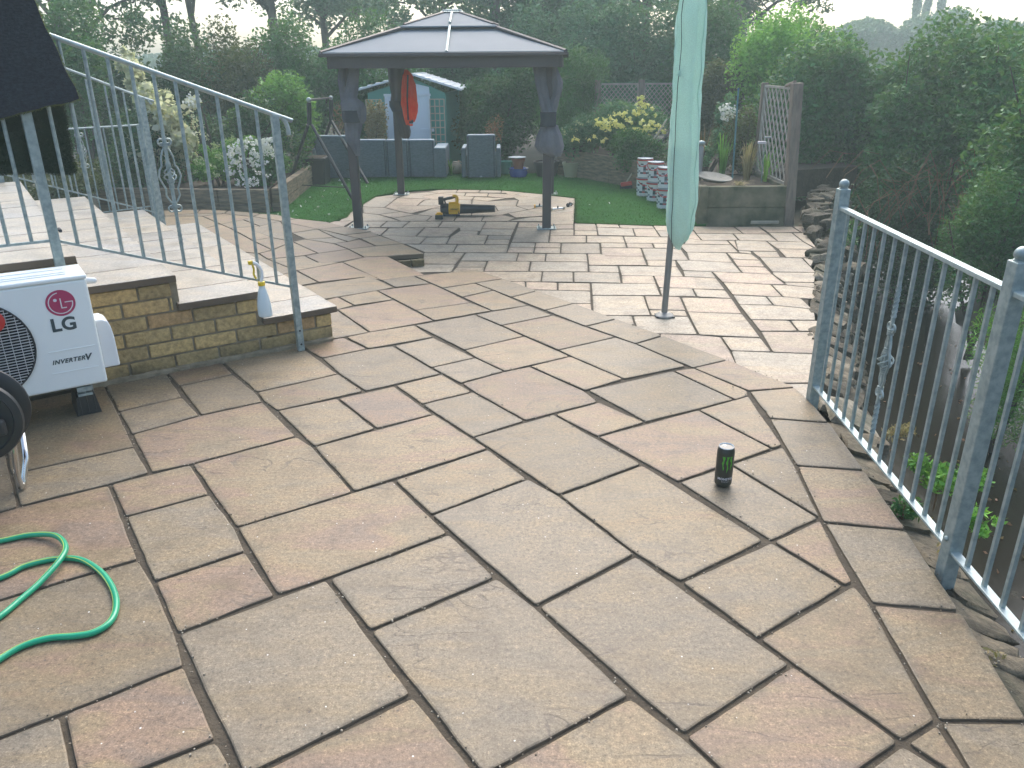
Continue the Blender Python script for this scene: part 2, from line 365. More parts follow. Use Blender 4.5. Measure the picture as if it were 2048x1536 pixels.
LG = {
 'dark': leafmat('leaf_dark', [(0.007, 0.042, 0.016), (0.013, 0.075, 0.026), (0.024, 0.117, 0.037), (0.042, 0.182, 0.054)], .22),
 'mid': leafmat('leaf_mid', [(0.013, 0.075, 0.024), (0.025, 0.131, 0.037), (0.047, 0.207, 0.054), (0.076, 0.282, 0.080)], .3),
 'light': leafmat('leaf_light', [(0.030, 0.124, 0.021), (0.071, 0.250, 0.037), (0.141, 0.390, 0.054), (0.222, 0.500, 0.095)], .35),
 'lime': leafmat('leaf_lime', [(0.081, 0.250, 0.031), (0.161, 0.437, 0.054), (0.262, 0.593, 0.085), (0.343, 0.656, 0.128)], .4),
 'grey': leafmat('leaf_greygreen', [(0.025, 0.090, 0.046), (0.050, 0.165, 0.080), (0.085, 0.248, 0.119), (0.144, 0.348, 0.186)], .3),
 'brown': leafmat('leaf_copper', [(0.022, 0.032, 0.012), (0.046, 0.062, 0.024), (0.081, 0.085, 0.031), (0.060, 0.124, 0.037)], .25),
 'cream': leafmat('leaf_cream', [(.40, .42, .22), (.74, .73, .52), (.90, .88, .70), (.82, .72, .48)], .6, .6, 3),
 'white': leafmat('petal_white', [(.70, .72, .70), (.82, .84, .82)], .3),
 'yellow': leafmat('petal_yellow', [(.78, .76, .20), (.90, .88, .42)], .35),
 'sedum': leafmat('flower_head_green', [(.18, .28, .10), (.36, .46, .22), (.5, .56, .34)], .3),
 'straw': leafmat('straw', [(.22, .16, .07), (.38, .29, .14), (.50, .42, .24)], .25),
 'rust': leafmat('rust_leaf', [(.14, .06, .03), (.26, .13, .07), (.36, .22, .13)], .25),
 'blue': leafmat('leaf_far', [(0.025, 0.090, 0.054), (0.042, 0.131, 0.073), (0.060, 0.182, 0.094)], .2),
}
UPPER=[[[-2.061,3.694],[-1.824,3.871],[-1.606,3.537],[-1.84,3.362]],[[-1.84,3.362],[-1.606,3.537],[-1.44,3.316],[-1.67,3.118]],[[-1.824,3.871],[-1.592,4.04],[-1.455,3.835],[-1.679,3.674]],[[-1.679,3.674],[-1.455,3.835],[-1.263,3.588],[-1.194,3.469],[-1.44,3.316]],[[-1.592,4.04],[-1.214,4.28],[-0.905,3.832],[-1.263,3.588]],[[-1.263,3.588],[-0.905,3.832],[-0.728,3.591],[-1.1,3.361],[-1.196,3.475]],[[-1.67,3.118],[-1.44,3.316],[-1.194,3.469],[-0.935,3.086],[-1.301,2.833],[-1.435,2.764]],[[-2.44,3.413],[-2.061,3.694],[-1.84,3.362],[-1.599,2.995],[-1.986,2.759]],[[-1.986,2.759],[-1.599,2.995],[-1.435,2.764],[-1.553,2.673],[-1.812,2.51]],[[-2.655,3.238],[-2.44,3.413],[-1.986,2.759],[-1.812,2.51],[-2.013,2.355]],[[-2.0,2.361],[-1.812,2.51],[-1.553,2.673],[-1.221,2.172],[-1.649,1.904]],[[-1.649,1.904],[-1.221,2.172],[-1.124,2.05],[-0.957,1.806],[-0.884,1.679],[-1.124,1.51],[-1.287,1.404]],[[-1.287,1.404],[-1.124,1.51],[-0.949,1.26],[-1.136,1.166]],[[-1.124,1.51],[-0.884,1.679],[-0.71,1.428],[-0.964,1.276]],[[-0.964,1.276],[-0.71,1.428],[-0.571,1.245],[-0.853,1.119]],[[-1.553,2.673],[-1.301,2.833],[-1.138,2.591],[-1.388,2.435]],[[-1.388,2.435],[-1.138,2.591],[-0.967,2.358],[-0.886,2.214],[-1.124,2.05]],[[-1.124,2.05],[-0.886,2.214],[-0.72,1.976],[-0.957,1.806]],[[-1.301,2.833],[-0.935,3.086],[-0.84,2.984],[-0.599,2.602],[-0.967,2.358]],[[-0.967,2.358],[-0.599,2.602],[-0.462,2.689],[-0.218,2.314],[-0.584,2.06],[-0.72,1.976]],[[-0.957,1.806],[-0.584,2.06],[-0.256,1.568],[-0.615,1.315]],[[-0.615,1.315],[-0.256,1.568],[-0.027,1.253],[-0.377,1.033]],[[-0.584,2.06],[-0.218,2.314],[-0.051,2.061],[-0.411,1.811]],[[-0.411,1.811],[-0.051,2.061],[0.065,1.917],[0.296,1.557],[-0.072,1.316]],[[-0.072,1.316],[0.296,1.557],[0.406,1.426],[0.516,1.261],[0.114,1.03]],[[-1.1,3.361],[-0.847,3.505],[-0.603,3.157],[-0.84,2.984]],[[-0.847,3.505],[-0.59,3.66],[-0.358,3.309],[-0.603,3.157]],[[-0.84,2.984],[-0.358,3.309],[-0.1,2.953],[-0.599,2.602]],[[-0.462,2.689],[-0.1,2.953],[0.06,2.694],[-0.293,2.431]],[[-0.293,2.431],[0.06,2.694],[0.169,2.566],[0.401,2.181],[0.065,1.917]],[[0.065,1.917],[0.401,2.181],[0.745,1.665],[0.406,1.426]],[[0.406,1.426],[0.745,1.665],[0.915,1.404],[0.557,1.181]],[[0.557,1.181],[0.915,1.404],[0.975,1.329],[1.019,1.257],[0.737,1.025]],[[-0.43,3.425],[-0.192,3.575],[0.058,3.231],[-0.172,3.064]],[[-0.172,3.064],[0.19,3.3],[0.52,2.806],[0.169,2.566]],[[0.169,2.566],[0.52,2.806],[0.849,2.254],[0.518,2.029],[0.401,2.181]],[[0.518,2.029],[0.866,2.248],[1.019,2.003],[0.682,1.768]],[[0.682,1.768],[1.049,2.013],[1.061,1.92],[1.032,1.468],[0.918,1.404],[0.745,1.665]],[[0.635,2.662],[0.875,2.801],[1.085,2.393],[0.868,2.251]],[[0.875,2.801],[1.133,2.953],[1.128,2.785],[1.085,2.393]],[[0.868,2.251],[1.084,2.39],[1.053,2.023],[1.019,2.003]],[[0.19,3.3],[0.413,3.44],[0.6,3.205],[0.367,3.061]],[[0.367,3.061],[0.862,3.339],[1.083,2.935],[0.635,2.662]],[[0.862,3.339],[1.142,3.501],[1.137,2.967],[1.083,2.935]],[[0.369,3.584],[0.843,3.842],[1.067,3.453],[0.6,3.205]],[[0.843,3.842],[0.956,3.883],[1.157,3.563],[1.142,3.501],[1.067,3.453]],[[0.094,3.923],[0.323,4.073],[0.571,3.727],[0.359,3.578]],[[-0.26,3.688],[-0.039,3.851],[0.094,3.923],[0.359,3.578],[0.413,3.44],[0.058,3.231],[-0.192,3.575]],[[-0.591,3.667],[-0.364,3.822],[-0.192,3.575],[-0.43,3.425]],[[-0.43,3.91],[-0.199,4.06],[-0.039,3.851],[-0.26,3.688]],[[-0.681,4.269],[-0.462,4.416],[-0.199,4.06],[-0.43,3.91]],[[-1.049,4.069],[-0.816,4.22],[-0.681,4.269],[-0.43,3.91],[-0.364,3.822],[-0.728,3.591],[-0.905,3.832]],[[-1.214,4.28],[-0.996,4.428],[-0.816,4.22],[-1.049,4.069]],[[-0.981,4.427],[-0.857,4.519],[-0.6,4.65],[-0.462,4.416],[-0.816,4.22]],[[-1.172,4.332],[-0.989,4.437],[-0.857,4.519],[-1.15,4.996],[-1.325,4.718]],[[-1.15,4.996],[-0.809,5.225],[-0.488,4.74],[-0.857,4.519]],[[-1.381,5.082],[-1.21,5.311],[-1.056,5.098],[-1.15,4.996]],[[-1.201,5.298],[-0.959,5.461],[-0.809,5.225],[-1.056,5.098]],[[-0.975,5.757],[-0.737,5.87],[-0.59,5.645],[-0.846,5.553]],[[-0.959,5.461],[-0.59,5.645],[-0.499,5.517],[-0.273,5.138],[-0.63,4.972]],[[-0.63,4.972],[-0.273,5.138],[-0.127,4.948],[-0.488,4.74]],[[-0.6,4.65],[-0.238,4.862],[-0.065,4.628],[0.076,4.423],[-0.269,4.184]],[[-0.269,4.184],[0.076,4.423],[0.323,4.073],[-0.039,3.851],[-0.199,4.06]],[[-0.499,5.517],[-0.267,5.65],[-0.127,5.453],[-0.342,5.276]],[[-0.737,5.87],[-0.658,5.914],[-0.272,6.062],[-0.055,5.776],[-0.267,5.65],[-0.499,5.517]],[[-0.342,5.276],[-0.127,5.453],[0.114,5.069],[-0.127,4.948]],[[-0.238,4.862],[0.114,5.069],[0.266,4.839],[-0.065,4.628]],[[-0.065,4.628],[0.266,4.839],[0.61,4.393],[0.26,4.173]],[[0.26,4.173],[0.61,4.393],[0.711,4.274],[0.929,3.906],[0.571,3.727],[0.323,4.073]],[[-0.267,5.65],[-0.055,5.776],[0.182,5.431],[-0.003,5.267]],[[-0.003,5.267],[0.182,5.431],[0.424,5.109],[0.216,4.951]],[[0.216,4.951],[0.424,5.109],[0.662,4.755],[0.453,4.606]],[[0.453,4.606],[0.662,4.755],[0.898,4.423],[0.711,4.274]],[[0.711,4.274],[0.897,4.414],[1.171,4.001],[0.956,3.883]],[[0.956,3.883],[1.171,4.001],[1.406,3.604],[1.16,3.563]],[[1.158,3.557],[1.406,3.604],[1.416,3.423],[1.417,3.187],[1.161,3.239]],[[1.161,3.239],[1.417,3.187],[1.39,2.747],[1.132,2.789]],[[1.132,2.789],[1.39,2.743],[1.357,2.315],[1.083,2.37]],[[1.083,2.37],[1.357,2.315],[1.314,1.878],[1.061,1.92]],[[1.061,1.92],[1.314,1.878],[1.257,1.463],[1.035,1.468]],[[1.035,1.468],[1.257,1.463],[1.191,1.125],[1.025,1.22]],[[0.92,1.404],[1.03,1.467],[1.031,1.328],[1.03,1.22],[0.975,1.329]],[[-1.667,5.52],[-1.07,5.879],[-0.846,5.553],[-0.959,5.461],[-1.255,5.274],[-1.433,5.155]],[[-1.686,6.07],[-1.384,6.348],[-0.975,5.757],[-1.07,5.879],[-1.433,5.711]],[[-1.941,5.71],[-1.686,6.07],[-1.433,5.711],[-1.667,5.52]],[[-1.384,6.348],[-1.234,6.524],[-1.041,6.555],[-0.658,5.914],[-0.737,5.87],[-0.975,5.757]],[[-1.424,6.838],[-1.201,6.954],[-0.973,7.052],[-0.734,6.64],[-1.041,6.555],[-1.234,6.524]],[[-1.599,7.073],[-1.493,7.156],[-1.402,7.264],[-1.201,6.954],[-1.424,6.838]],[[-1.402,7.286],[-1.236,7.419],[-0.973,7.052],[-1.201,6.954]],[[-1.578,7.454],[-1.339,7.614],[-1.236,7.419],[-1.402,7.286]],[[-1.898,7.759],[-1.661,7.879],[-1.526,7.797],[-1.339,7.614],[-1.578,7.454]],[[-2.393,8.205],[-2.256,8.342],[-1.874,8.129],[-1.661,7.879],[-1.898,7.759]],[[-2.761,8.479],[-2.734,8.661],[-2.53,8.591],[-2.256,8.342],[-2.393,8.205]],[[-3.132,8.677],[-3.152,8.868],[-2.836,8.727],[-2.734,8.661],[-2.761,8.479]],[[-3.443,8.72],[-3.493,8.947],[-3.152,8.868],[-3.132,8.677]],[[-3.729,8.547],[-3.894,8.898],[-3.75,8.957],[-3.493,8.947],[-3.443,8.72]],[[-1.999,7.173],[-1.911,7.281],[-1.599,7.073],[-1.424,6.838],[-1.657,6.688]],[[-1.911,7.281],[-1.64,7.34],[-1.493,7.156],[-1.599,7.073]],[[-2.11,7.568],[-1.898,7.759],[-1.64,7.34],[-1.911,7.281]],[[-1.898,7.759],[-1.578,7.454],[-1.402,7.286],[-1.493,7.156],[-1.64,7.34]],[[-1.657,6.688],[-1.424,6.838],[-1.234,6.524],[-1.387,6.366],[-1.545,6.3],[-1.75,6.596]],[[-2.029,6.475],[-1.75,6.596],[-1.545,6.3],[-1.388,6.348],[-1.686,6.07]],[[-2.088,6.82],[-1.999,7.173],[-1.657,6.688],[-1.75,6.596],[-2.029,6.475],[-2.166,6.685]],[[-2.383,7.23],[-2.249,7.361],[-1.999,7.173],[-2.088,6.82]],[[-2.527,7.937],[-2.393,8.205],[-2.11,7.568],[-1.999,7.173],[-2.249,7.361],[-2.519,7.681]],[[-2.792,7.842],[-2.527,7.937],[-2.249,7.361],[-2.383,7.23]],[[-2.96,8.06],[-2.808,8.305],[-2.527,7.937],[-2.792,7.842]],[[-2.808,8.305],[-2.761,8.479],[-2.393,8.205],[-2.527,7.937]],[[-2.393,8.205],[-1.898,7.759],[-2.11,7.568]],[[-3.314,8.531],[-3.132,8.677],[-2.761,8.479],[-2.808,8.305],[-2.96,8.06]],[[-3.729,8.547],[-3.443,8.72],[-3.132,8.677],[-3.314,8.531]],[[-3.509,7.894],[-3.729,8.547],[-3.314,8.531],[-2.96,8.06],[-3.087,7.701]],[[-3.087,7.701],[-2.96,8.06],[-2.792,7.842],[-2.383,7.23],[-2.088,6.82],[-2.166,6.685],[-2.547,6.834]],[[-2.547,6.834],[-2.166,6.685],[-2.029,6.475],[-1.686,6.07],[-1.937,5.695]]]
LOWER=[[[0.679,8.511],[0.91,8.474],[0.888,8.085],[0.648,8.093]],[[0.648,8.093],[0.888,8.085],[0.87,7.851],[0.63,7.859]],[[0.91,8.474],[1.15,8.426],[1.139,8.237],[0.899,8.267]],[[0.899,8.267],[1.266,8.185],[1.237,7.814],[0.87,7.851]],[[1.15,8.426],[1.5,8.369],[1.495,8.177],[1.266,8.185],[1.139,8.237]],[[1.266,8.18],[1.494,8.172],[1.475,7.758],[1.236,7.804]],[[1.5,8.369],[1.732,8.334],[1.844,8.302],[1.785,8.042],[1.489,8.063]],[[1.489,8.063],[1.783,8.032],[1.772,7.748],[1.477,7.767]],[[0.084,8.59],[0.348,8.569],[0.43,8.409],[0.41,8.195],[0.337,8.277],[0.065,8.303]],[[0.065,8.303],[0.337,8.277],[0.409,8.179],[0.36,7.519],[0.002,7.553]],[[0.43,8.409],[0.675,8.455],[0.655,8.186],[0.41,8.195]],[[0.409,8.179],[0.654,8.176],[0.63,7.859],[0.389,7.858]],[[0.389,7.858],[0.753,7.831],[0.723,7.507],[0.36,7.519]],[[0.753,7.831],[1.115,7.794],[1.095,7.486],[0.723,7.507]],[[1.115,7.794],[1.475,7.758],[1.758,7.725],[1.714,7.43],[1.094,7.477]],[[1.094,7.477],[1.346,7.451],[1.33,7.249],[1.079,7.27]],[[1.346,7.451],[1.594,7.434],[1.571,7.229],[1.33,7.249]],[[-0.003,7.545],[0.236,7.514],[0.221,7.306],[-0.021,7.327]],[[-0.021,7.327],[0.221,7.306],[0.203,7.084],[-0.041,7.108]],[[0.236,7.514],[0.479,7.493],[0.464,7.285],[0.221,7.306]],[[0.221,7.306],[0.464,7.285],[0.446,7.053],[0.203,7.084]],[[0.479,7.493],[0.849,7.48],[0.81,7.033],[0.446,7.053]],[[0.853,7.494],[1.094,7.477],[1.079,7.27],[0.835,7.278]],[[0.835,7.278],[1.209,7.253],[1.178,6.913],[0.808,6.943]],[[1.209,7.253],[1.57,7.225],[1.549,6.758],[1.177,6.769]],[[-0.041,7.108],[0.068,7.076],[0.043,6.767],[-0.072,6.777]],[[0.068,7.076],[0.315,7.049],[0.294,6.744],[0.043,6.767]],[[0.315,7.049],[0.685,7.037],[0.667,6.722],[0.294,6.744]],[[0.685,7.037],[0.813,7.033],[0.808,6.943],[1.178,6.913],[1.158,6.575],[0.657,6.59]],[[1.177,6.769],[1.433,6.754],[1.401,6.523],[1.156,6.565]],[[-0.206,6.778],[0.171,6.748],[0.146,6.4],[-0.231,6.401]],[[0.171,6.748],[0.666,6.715],[0.639,6.369],[0.146,6.4]],[[0.657,6.59],[0.907,6.562],[0.891,6.342],[0.641,6.366]],[[0.907,6.562],[1.401,6.523],[1.389,6.187],[0.889,6.232]],[[-0.336,6.404],[0.259,6.387],[0.234,6.056],[-0.167,6.082]],[[0.259,6.387],[0.511,6.363],[0.489,6.043],[0.234,6.056]],[[0.511,6.363],[0.89,6.336],[0.862,6.0],[0.489,6.04]],[[0.889,6.232],[1.147,6.216],[1.129,5.972],[0.864,5.994]],[[1.147,6.216],[1.389,6.187],[1.474,6.159],[1.429,5.82],[1.125,5.862]],[[-0.244,6.084],[0.111,6.059],[0.109,5.841],[-0.236,5.864]],[[0.111,6.059],[0.364,6.031],[0.351,5.801],[0.108,5.827]],[[0.364,6.031],[0.62,6.006],[0.601,5.777],[0.351,5.801]],[[0.62,6.006],[1.129,5.972],[1.106,5.632],[0.596,5.658]],[[1.125,5.862],[1.382,5.827],[1.363,5.604],[1.106,5.632]],[[-0.087,5.854],[0.196,5.819],[0.601,5.777],[0.574,5.437],[0.058,5.47]],[[0.128,5.448],[0.574,5.437],[0.554,5.149],[0.189,5.192]],[[0.596,5.658],[0.98,5.632],[0.949,5.14],[0.554,5.149]],[[0.98,5.632],[1.241,5.602],[1.211,5.253],[0.954,5.276]],[[0.954,5.276],[1.211,5.253],[1.2,5.118],[0.949,5.14]],[[0.454,5.151],[0.822,5.138],[0.812,4.937],[0.472,4.966]],[[0.822,5.138],[1.201,5.118],[1.18,4.731],[0.801,4.759]],[[1.242,5.588],[1.608,5.548],[1.579,5.17],[1.212,5.22]],[[1.212,5.22],[1.578,5.165],[1.554,4.657],[1.182,4.723]],[[1.635,5.639],[1.87,5.593],[1.855,5.371],[1.615,5.391]],[[1.87,5.593],[1.992,5.582],[2.108,5.535],[2.094,5.264],[1.854,5.366]],[[1.615,5.391],[1.854,5.366],[2.094,5.264],[2.079,5.176],[2.026,5.011],[1.597,5.031]],[[1.597,5.031],[1.851,5.01],[1.832,4.783],[1.587,4.788]],[[1.851,5.01],[2.048,4.999],[1.966,4.774],[1.832,4.783]],[[1.587,4.788],[1.964,4.77],[1.813,4.356],[1.543,4.393]],[[1.311,4.681],[1.553,4.653],[1.543,4.393],[1.304,4.422]],[[1.304,4.422],[1.543,4.393],[1.791,4.357],[1.737,4.132],[1.266,4.157]],[[0.941,4.753],[1.182,4.723],[1.311,4.681],[1.304,4.422],[1.281,4.172],[1.061,4.177],[0.875,4.515]],[[1.415,6.386],[1.65,6.34],[1.636,6.133],[1.391,6.192]],[[1.154,6.209],[1.391,6.192],[1.636,6.133],[1.621,5.781],[1.377,5.815],[1.136,5.858]],[[1.377,5.815],[1.618,5.772],[1.606,5.548],[1.363,5.601]],[[1.136,5.858],[1.377,5.815],[1.363,5.601],[1.104,5.618]],[[1.65,6.34],[1.888,6.3],[2.119,6.245],[2.119,5.918],[2.009,5.927],[1.652,6.01]],[[1.652,6.01],[2.009,5.927],[1.99,5.582],[1.872,5.598],[1.633,5.644]],[[2.007,5.921],[2.12,5.909],[2.313,5.827],[2.209,5.519],[2.108,5.535],[1.99,5.582]],[[2.119,6.245],[2.136,6.316],[2.487,6.289],[2.366,5.976],[2.129,5.994]],[[2.129,5.994],[2.364,5.97],[2.313,5.827],[2.12,5.909]],[[1.431,6.757],[1.549,6.754],[1.907,6.659],[1.888,6.3],[1.65,6.34],[1.417,6.396]],[[1.944,7.036],[2.161,6.978],[2.164,6.735],[1.932,6.786]],[[1.932,6.786],[2.164,6.735],[2.134,6.494],[1.905,6.528]],[[1.905,6.528],[2.132,6.487],[2.119,6.245],[1.888,6.3]],[[1.59,7.076],[1.944,7.036],[1.907,6.659],[1.549,6.754]],[[2.071,7.133],[2.188,7.089],[2.161,6.978],[2.06,7.041]],[[2.188,7.089],[2.419,7.074],[2.375,6.837],[2.186,6.854]],[[2.186,6.854],[2.375,6.837],[2.553,6.805],[2.491,6.289],[2.137,6.319]],[[2.553,6.805],[2.663,6.801],[2.532,6.517],[2.513,6.5]],[[2.453,7.183],[2.799,7.131],[2.663,6.801],[2.417,6.835]],[[2.165,7.571],[2.456,7.52],[2.422,7.082],[2.191,7.097],[2.071,7.133]],[[2.456,7.52],[2.797,7.473],[2.8,7.135],[2.453,7.183]],[[1.709,7.692],[1.846,7.581],[2.088,7.564],[2.076,7.373],[1.826,7.408],[1.586,7.411]],[[1.586,7.411],[1.824,7.399],[2.074,7.365],[2.06,7.041],[1.59,7.076]],[[1.857,7.913],[2.23,7.89],[2.204,7.574],[1.846,7.581]],[[2.23,7.89],[2.572,7.854],[2.562,7.512],[2.207,7.569]],[[2.594,7.927],[2.83,7.909],[2.797,7.473],[2.562,7.512]],[[2.83,7.909],[2.964,7.914],[2.815,7.163],[2.797,7.473]],[[2.594,8.263],[2.938,8.234],[2.93,7.93],[2.594,7.927]],[[2.941,8.245],[3.07,8.262],[2.977,7.924],[2.93,7.93]],[[2.339,8.246],[2.591,8.252],[2.577,7.869],[2.332,7.887]],[[1.883,8.289],[2.096,8.276],[2.332,8.241],[2.332,7.887],[1.863,7.918]],[[2.088,7.564],[2.165,7.571],[2.078,7.141],[2.074,7.195]],[[1.802,8.292],[1.883,8.289],[1.862,7.913],[1.846,7.581],[1.709,7.692]],[[-1.937,8.36],[-1.776,8.381],[-1.736,8.728],[-1.994,8.726]],[[-1.736,8.728],[-1.361,8.702],[-1.388,8.356],[-1.759,8.348]],[[-1.361,8.702],[-1.111,8.681],[-1.151,8.32],[-1.388,8.356]],[[-1.111,8.681],[-0.751,8.667],[-0.771,8.333],[-1.151,8.32]],[[-0.751,8.667],[-0.274,8.632],[-0.31,8.117],[-0.527,8.135],[-0.542,8.298],[-0.771,8.333]],[[-0.274,8.632],[0.077,8.602],[0.038,8.208],[-0.309,8.231]],[[-0.308,8.221],[0.038,8.198],[0.007,7.866],[-0.327,7.907]],[[-1.63,8.322],[-1.289,8.309],[-1.316,7.917]],[[-1.289,8.309],[-0.909,8.322],[-0.951,7.856],[-1.316,7.917]],[[-0.909,8.322],[-0.542,8.298],[-0.626,7.821],[-0.951,7.856]],[[-0.527,8.135],[-0.335,8.108],[-0.335,7.907],[-0.229,7.889],[-0.255,7.468],[-0.621,7.494],[-0.606,7.82]],[[-0.229,7.889],[0.007,7.866],[-0.008,7.677],[-0.238,7.699]],[[-0.238,7.699],[-0.008,7.677],[-0.022,7.452],[-0.255,7.468]],[[-1.316,7.917],[-0.951,7.856],[-0.829,7.813],[-0.874,7.502],[-1.044,7.512]],[[-0.844,7.814],[-0.606,7.82],[-0.621,7.494],[-0.874,7.502]],[[-1.014,7.498],[-0.512,7.468],[-0.531,7.135],[-0.79,7.131]],[[-0.512,7.468],[-0.022,7.443],[-0.039,7.1],[-0.531,7.135]],[[-0.799,7.132],[-0.418,7.112],[-0.475,6.666],[-0.77,6.682]],[[-0.418,7.112],[0.063,7.073],[0.047,6.759],[-0.448,6.789]],[[-0.448,6.789],[-0.209,6.767],[-0.219,6.543],[-0.468,6.56]],[[-0.468,6.56],[-0.219,6.543],[-0.226,6.374],[-0.49,6.391]],[[-0.973,6.688],[-0.474,6.659],[-0.49,6.391],[-0.932,6.371]],[[-1.831,9.902],[-1.758,10.443],[-1.466,10.348],[-1.52,9.601],[-1.803,9.669]],[[-1.758,10.443],[-1.553,10.616],[-1.368,10.692],[-1.466,10.348]],[[-1.466,10.348],[-1.023,10.21],[-1.103,10.135],[-1.144,9.72],[-1.515,9.728]],[[-1.368,10.692],[-1.12,10.82],[-0.979,10.718],[-1.182,10.417],[-1.024,10.217],[-1.453,10.348]],[[-1.52,9.601],[-1.515,9.728],[-1.144,9.72],[-0.831,9.678],[-0.925,9.535],[-1.153,9.177],[-1.295,9.313]],[[-1.803,9.669],[-1.519,9.594],[-1.295,9.313],[-1.516,9.115],[-1.716,9.238]],[[-1.874,9.478],[-1.716,9.238],[-1.516,9.115],[-1.217,8.708],[-1.899,8.734]],[[-1.516,9.115],[-1.295,9.313],[-1.089,9.111],[-1.317,8.89]],[[-1.317,8.89],[-1.089,9.111],[-0.899,8.997],[-0.931,8.697],[-1.217,8.708]],[[-0.899,8.997],[-0.609,8.961],[-0.629,8.686],[-0.931,8.697]],[[-0.609,8.961],[-0.305,8.961],[-0.328,8.663],[-0.629,8.686]],[[-0.305,8.961],[-0.102,9.047],[0.053,8.856],[-0.034,8.652],[-0.328,8.663]],[[-0.034,8.652],[0.215,8.88],[0.371,8.904],[0.392,8.624]],[[-1.089,9.111],[-0.925,9.535],[-0.452,9.156],[-0.444,8.979],[-0.899,8.997]],[[-1.12,10.82],[-1.004,11.01],[-0.724,11.024],[-0.734,10.758],[-0.979,10.718]],[[-0.724,11.024],[-0.415,11.0],[-0.432,10.744],[-0.734,10.758]],[[-0.415,11.0],[-0.12,10.968],[-0.13,10.704],[-0.432,10.744]],[[-0.12,10.968],[0.262,10.843],[0.454,10.634],[0.193,10.545],[-0.13,10.704]],[[-0.734,10.758],[-0.601,10.726],[-0.606,10.448],[-0.978,10.709]],[[-0.601,10.726],[-0.293,10.686],[-0.305,10.394],[-0.606,10.448]],[[-0.293,10.686],[0.064,10.551],[0.25,10.353],[-0.063,10.238],[-0.305,10.394]],[[-1.024,10.217],[-0.808,10.161],[-0.49,10.147],[-0.477,9.72],[-0.831,9.678],[-1.144,9.72],[-1.103,10.135]],[[0.064,9.641],[0.401,9.648],[0.206,9.372]],[[-0.606,10.448],[-0.469,10.385],[-0.49,10.147],[-0.808,10.161],[-1.024,10.217],[-1.182,10.417],[-0.978,10.709]],[[-0.469,10.385],[-0.063,10.238],[-0.283,10.023],[-0.49,10.147]],[[-0.283,10.023],[0.098,10.121],[0.064,9.641],[-0.19,9.651],[-0.477,9.72],[-0.49,10.147]],[[0.098,10.121],[0.415,9.992],[0.401,9.648],[0.064,9.641]],[[-0.19,9.651],[0.064,9.641],[0.206,9.379],[0.011,9.558],[-0.15,9.307]],[[-0.831,9.678],[-0.477,9.72],[-0.19,9.651],[-0.15,9.307],[-0.452,9.156],[-0.925,9.535]],[[-0.452,9.156],[-0.15,9.307],[0.011,9.558],[0.206,9.372],[-0.035,9.133],[-0.102,9.047],[-0.305,8.961],[-0.444,8.979]],[[0.206,9.372],[0.401,9.648],[0.611,9.05],[0.053,8.856],[-0.035,9.133]],[[0.224,10.775],[0.572,10.403],[0.823,10.207],[0.746,9.271],[0.456,9.056],[0.37,9.123],[0.393,9.734],[0.111,10.044],[-0.012,10.446]],[[0.37,9.123],[0.456,9.056],[0.746,9.271],[0.675,8.455],[0.43,8.409],[0.348,8.569],[0.401,9.058]],[[-0.145,10.97],[0.224,10.775],[-0.012,10.446]]]
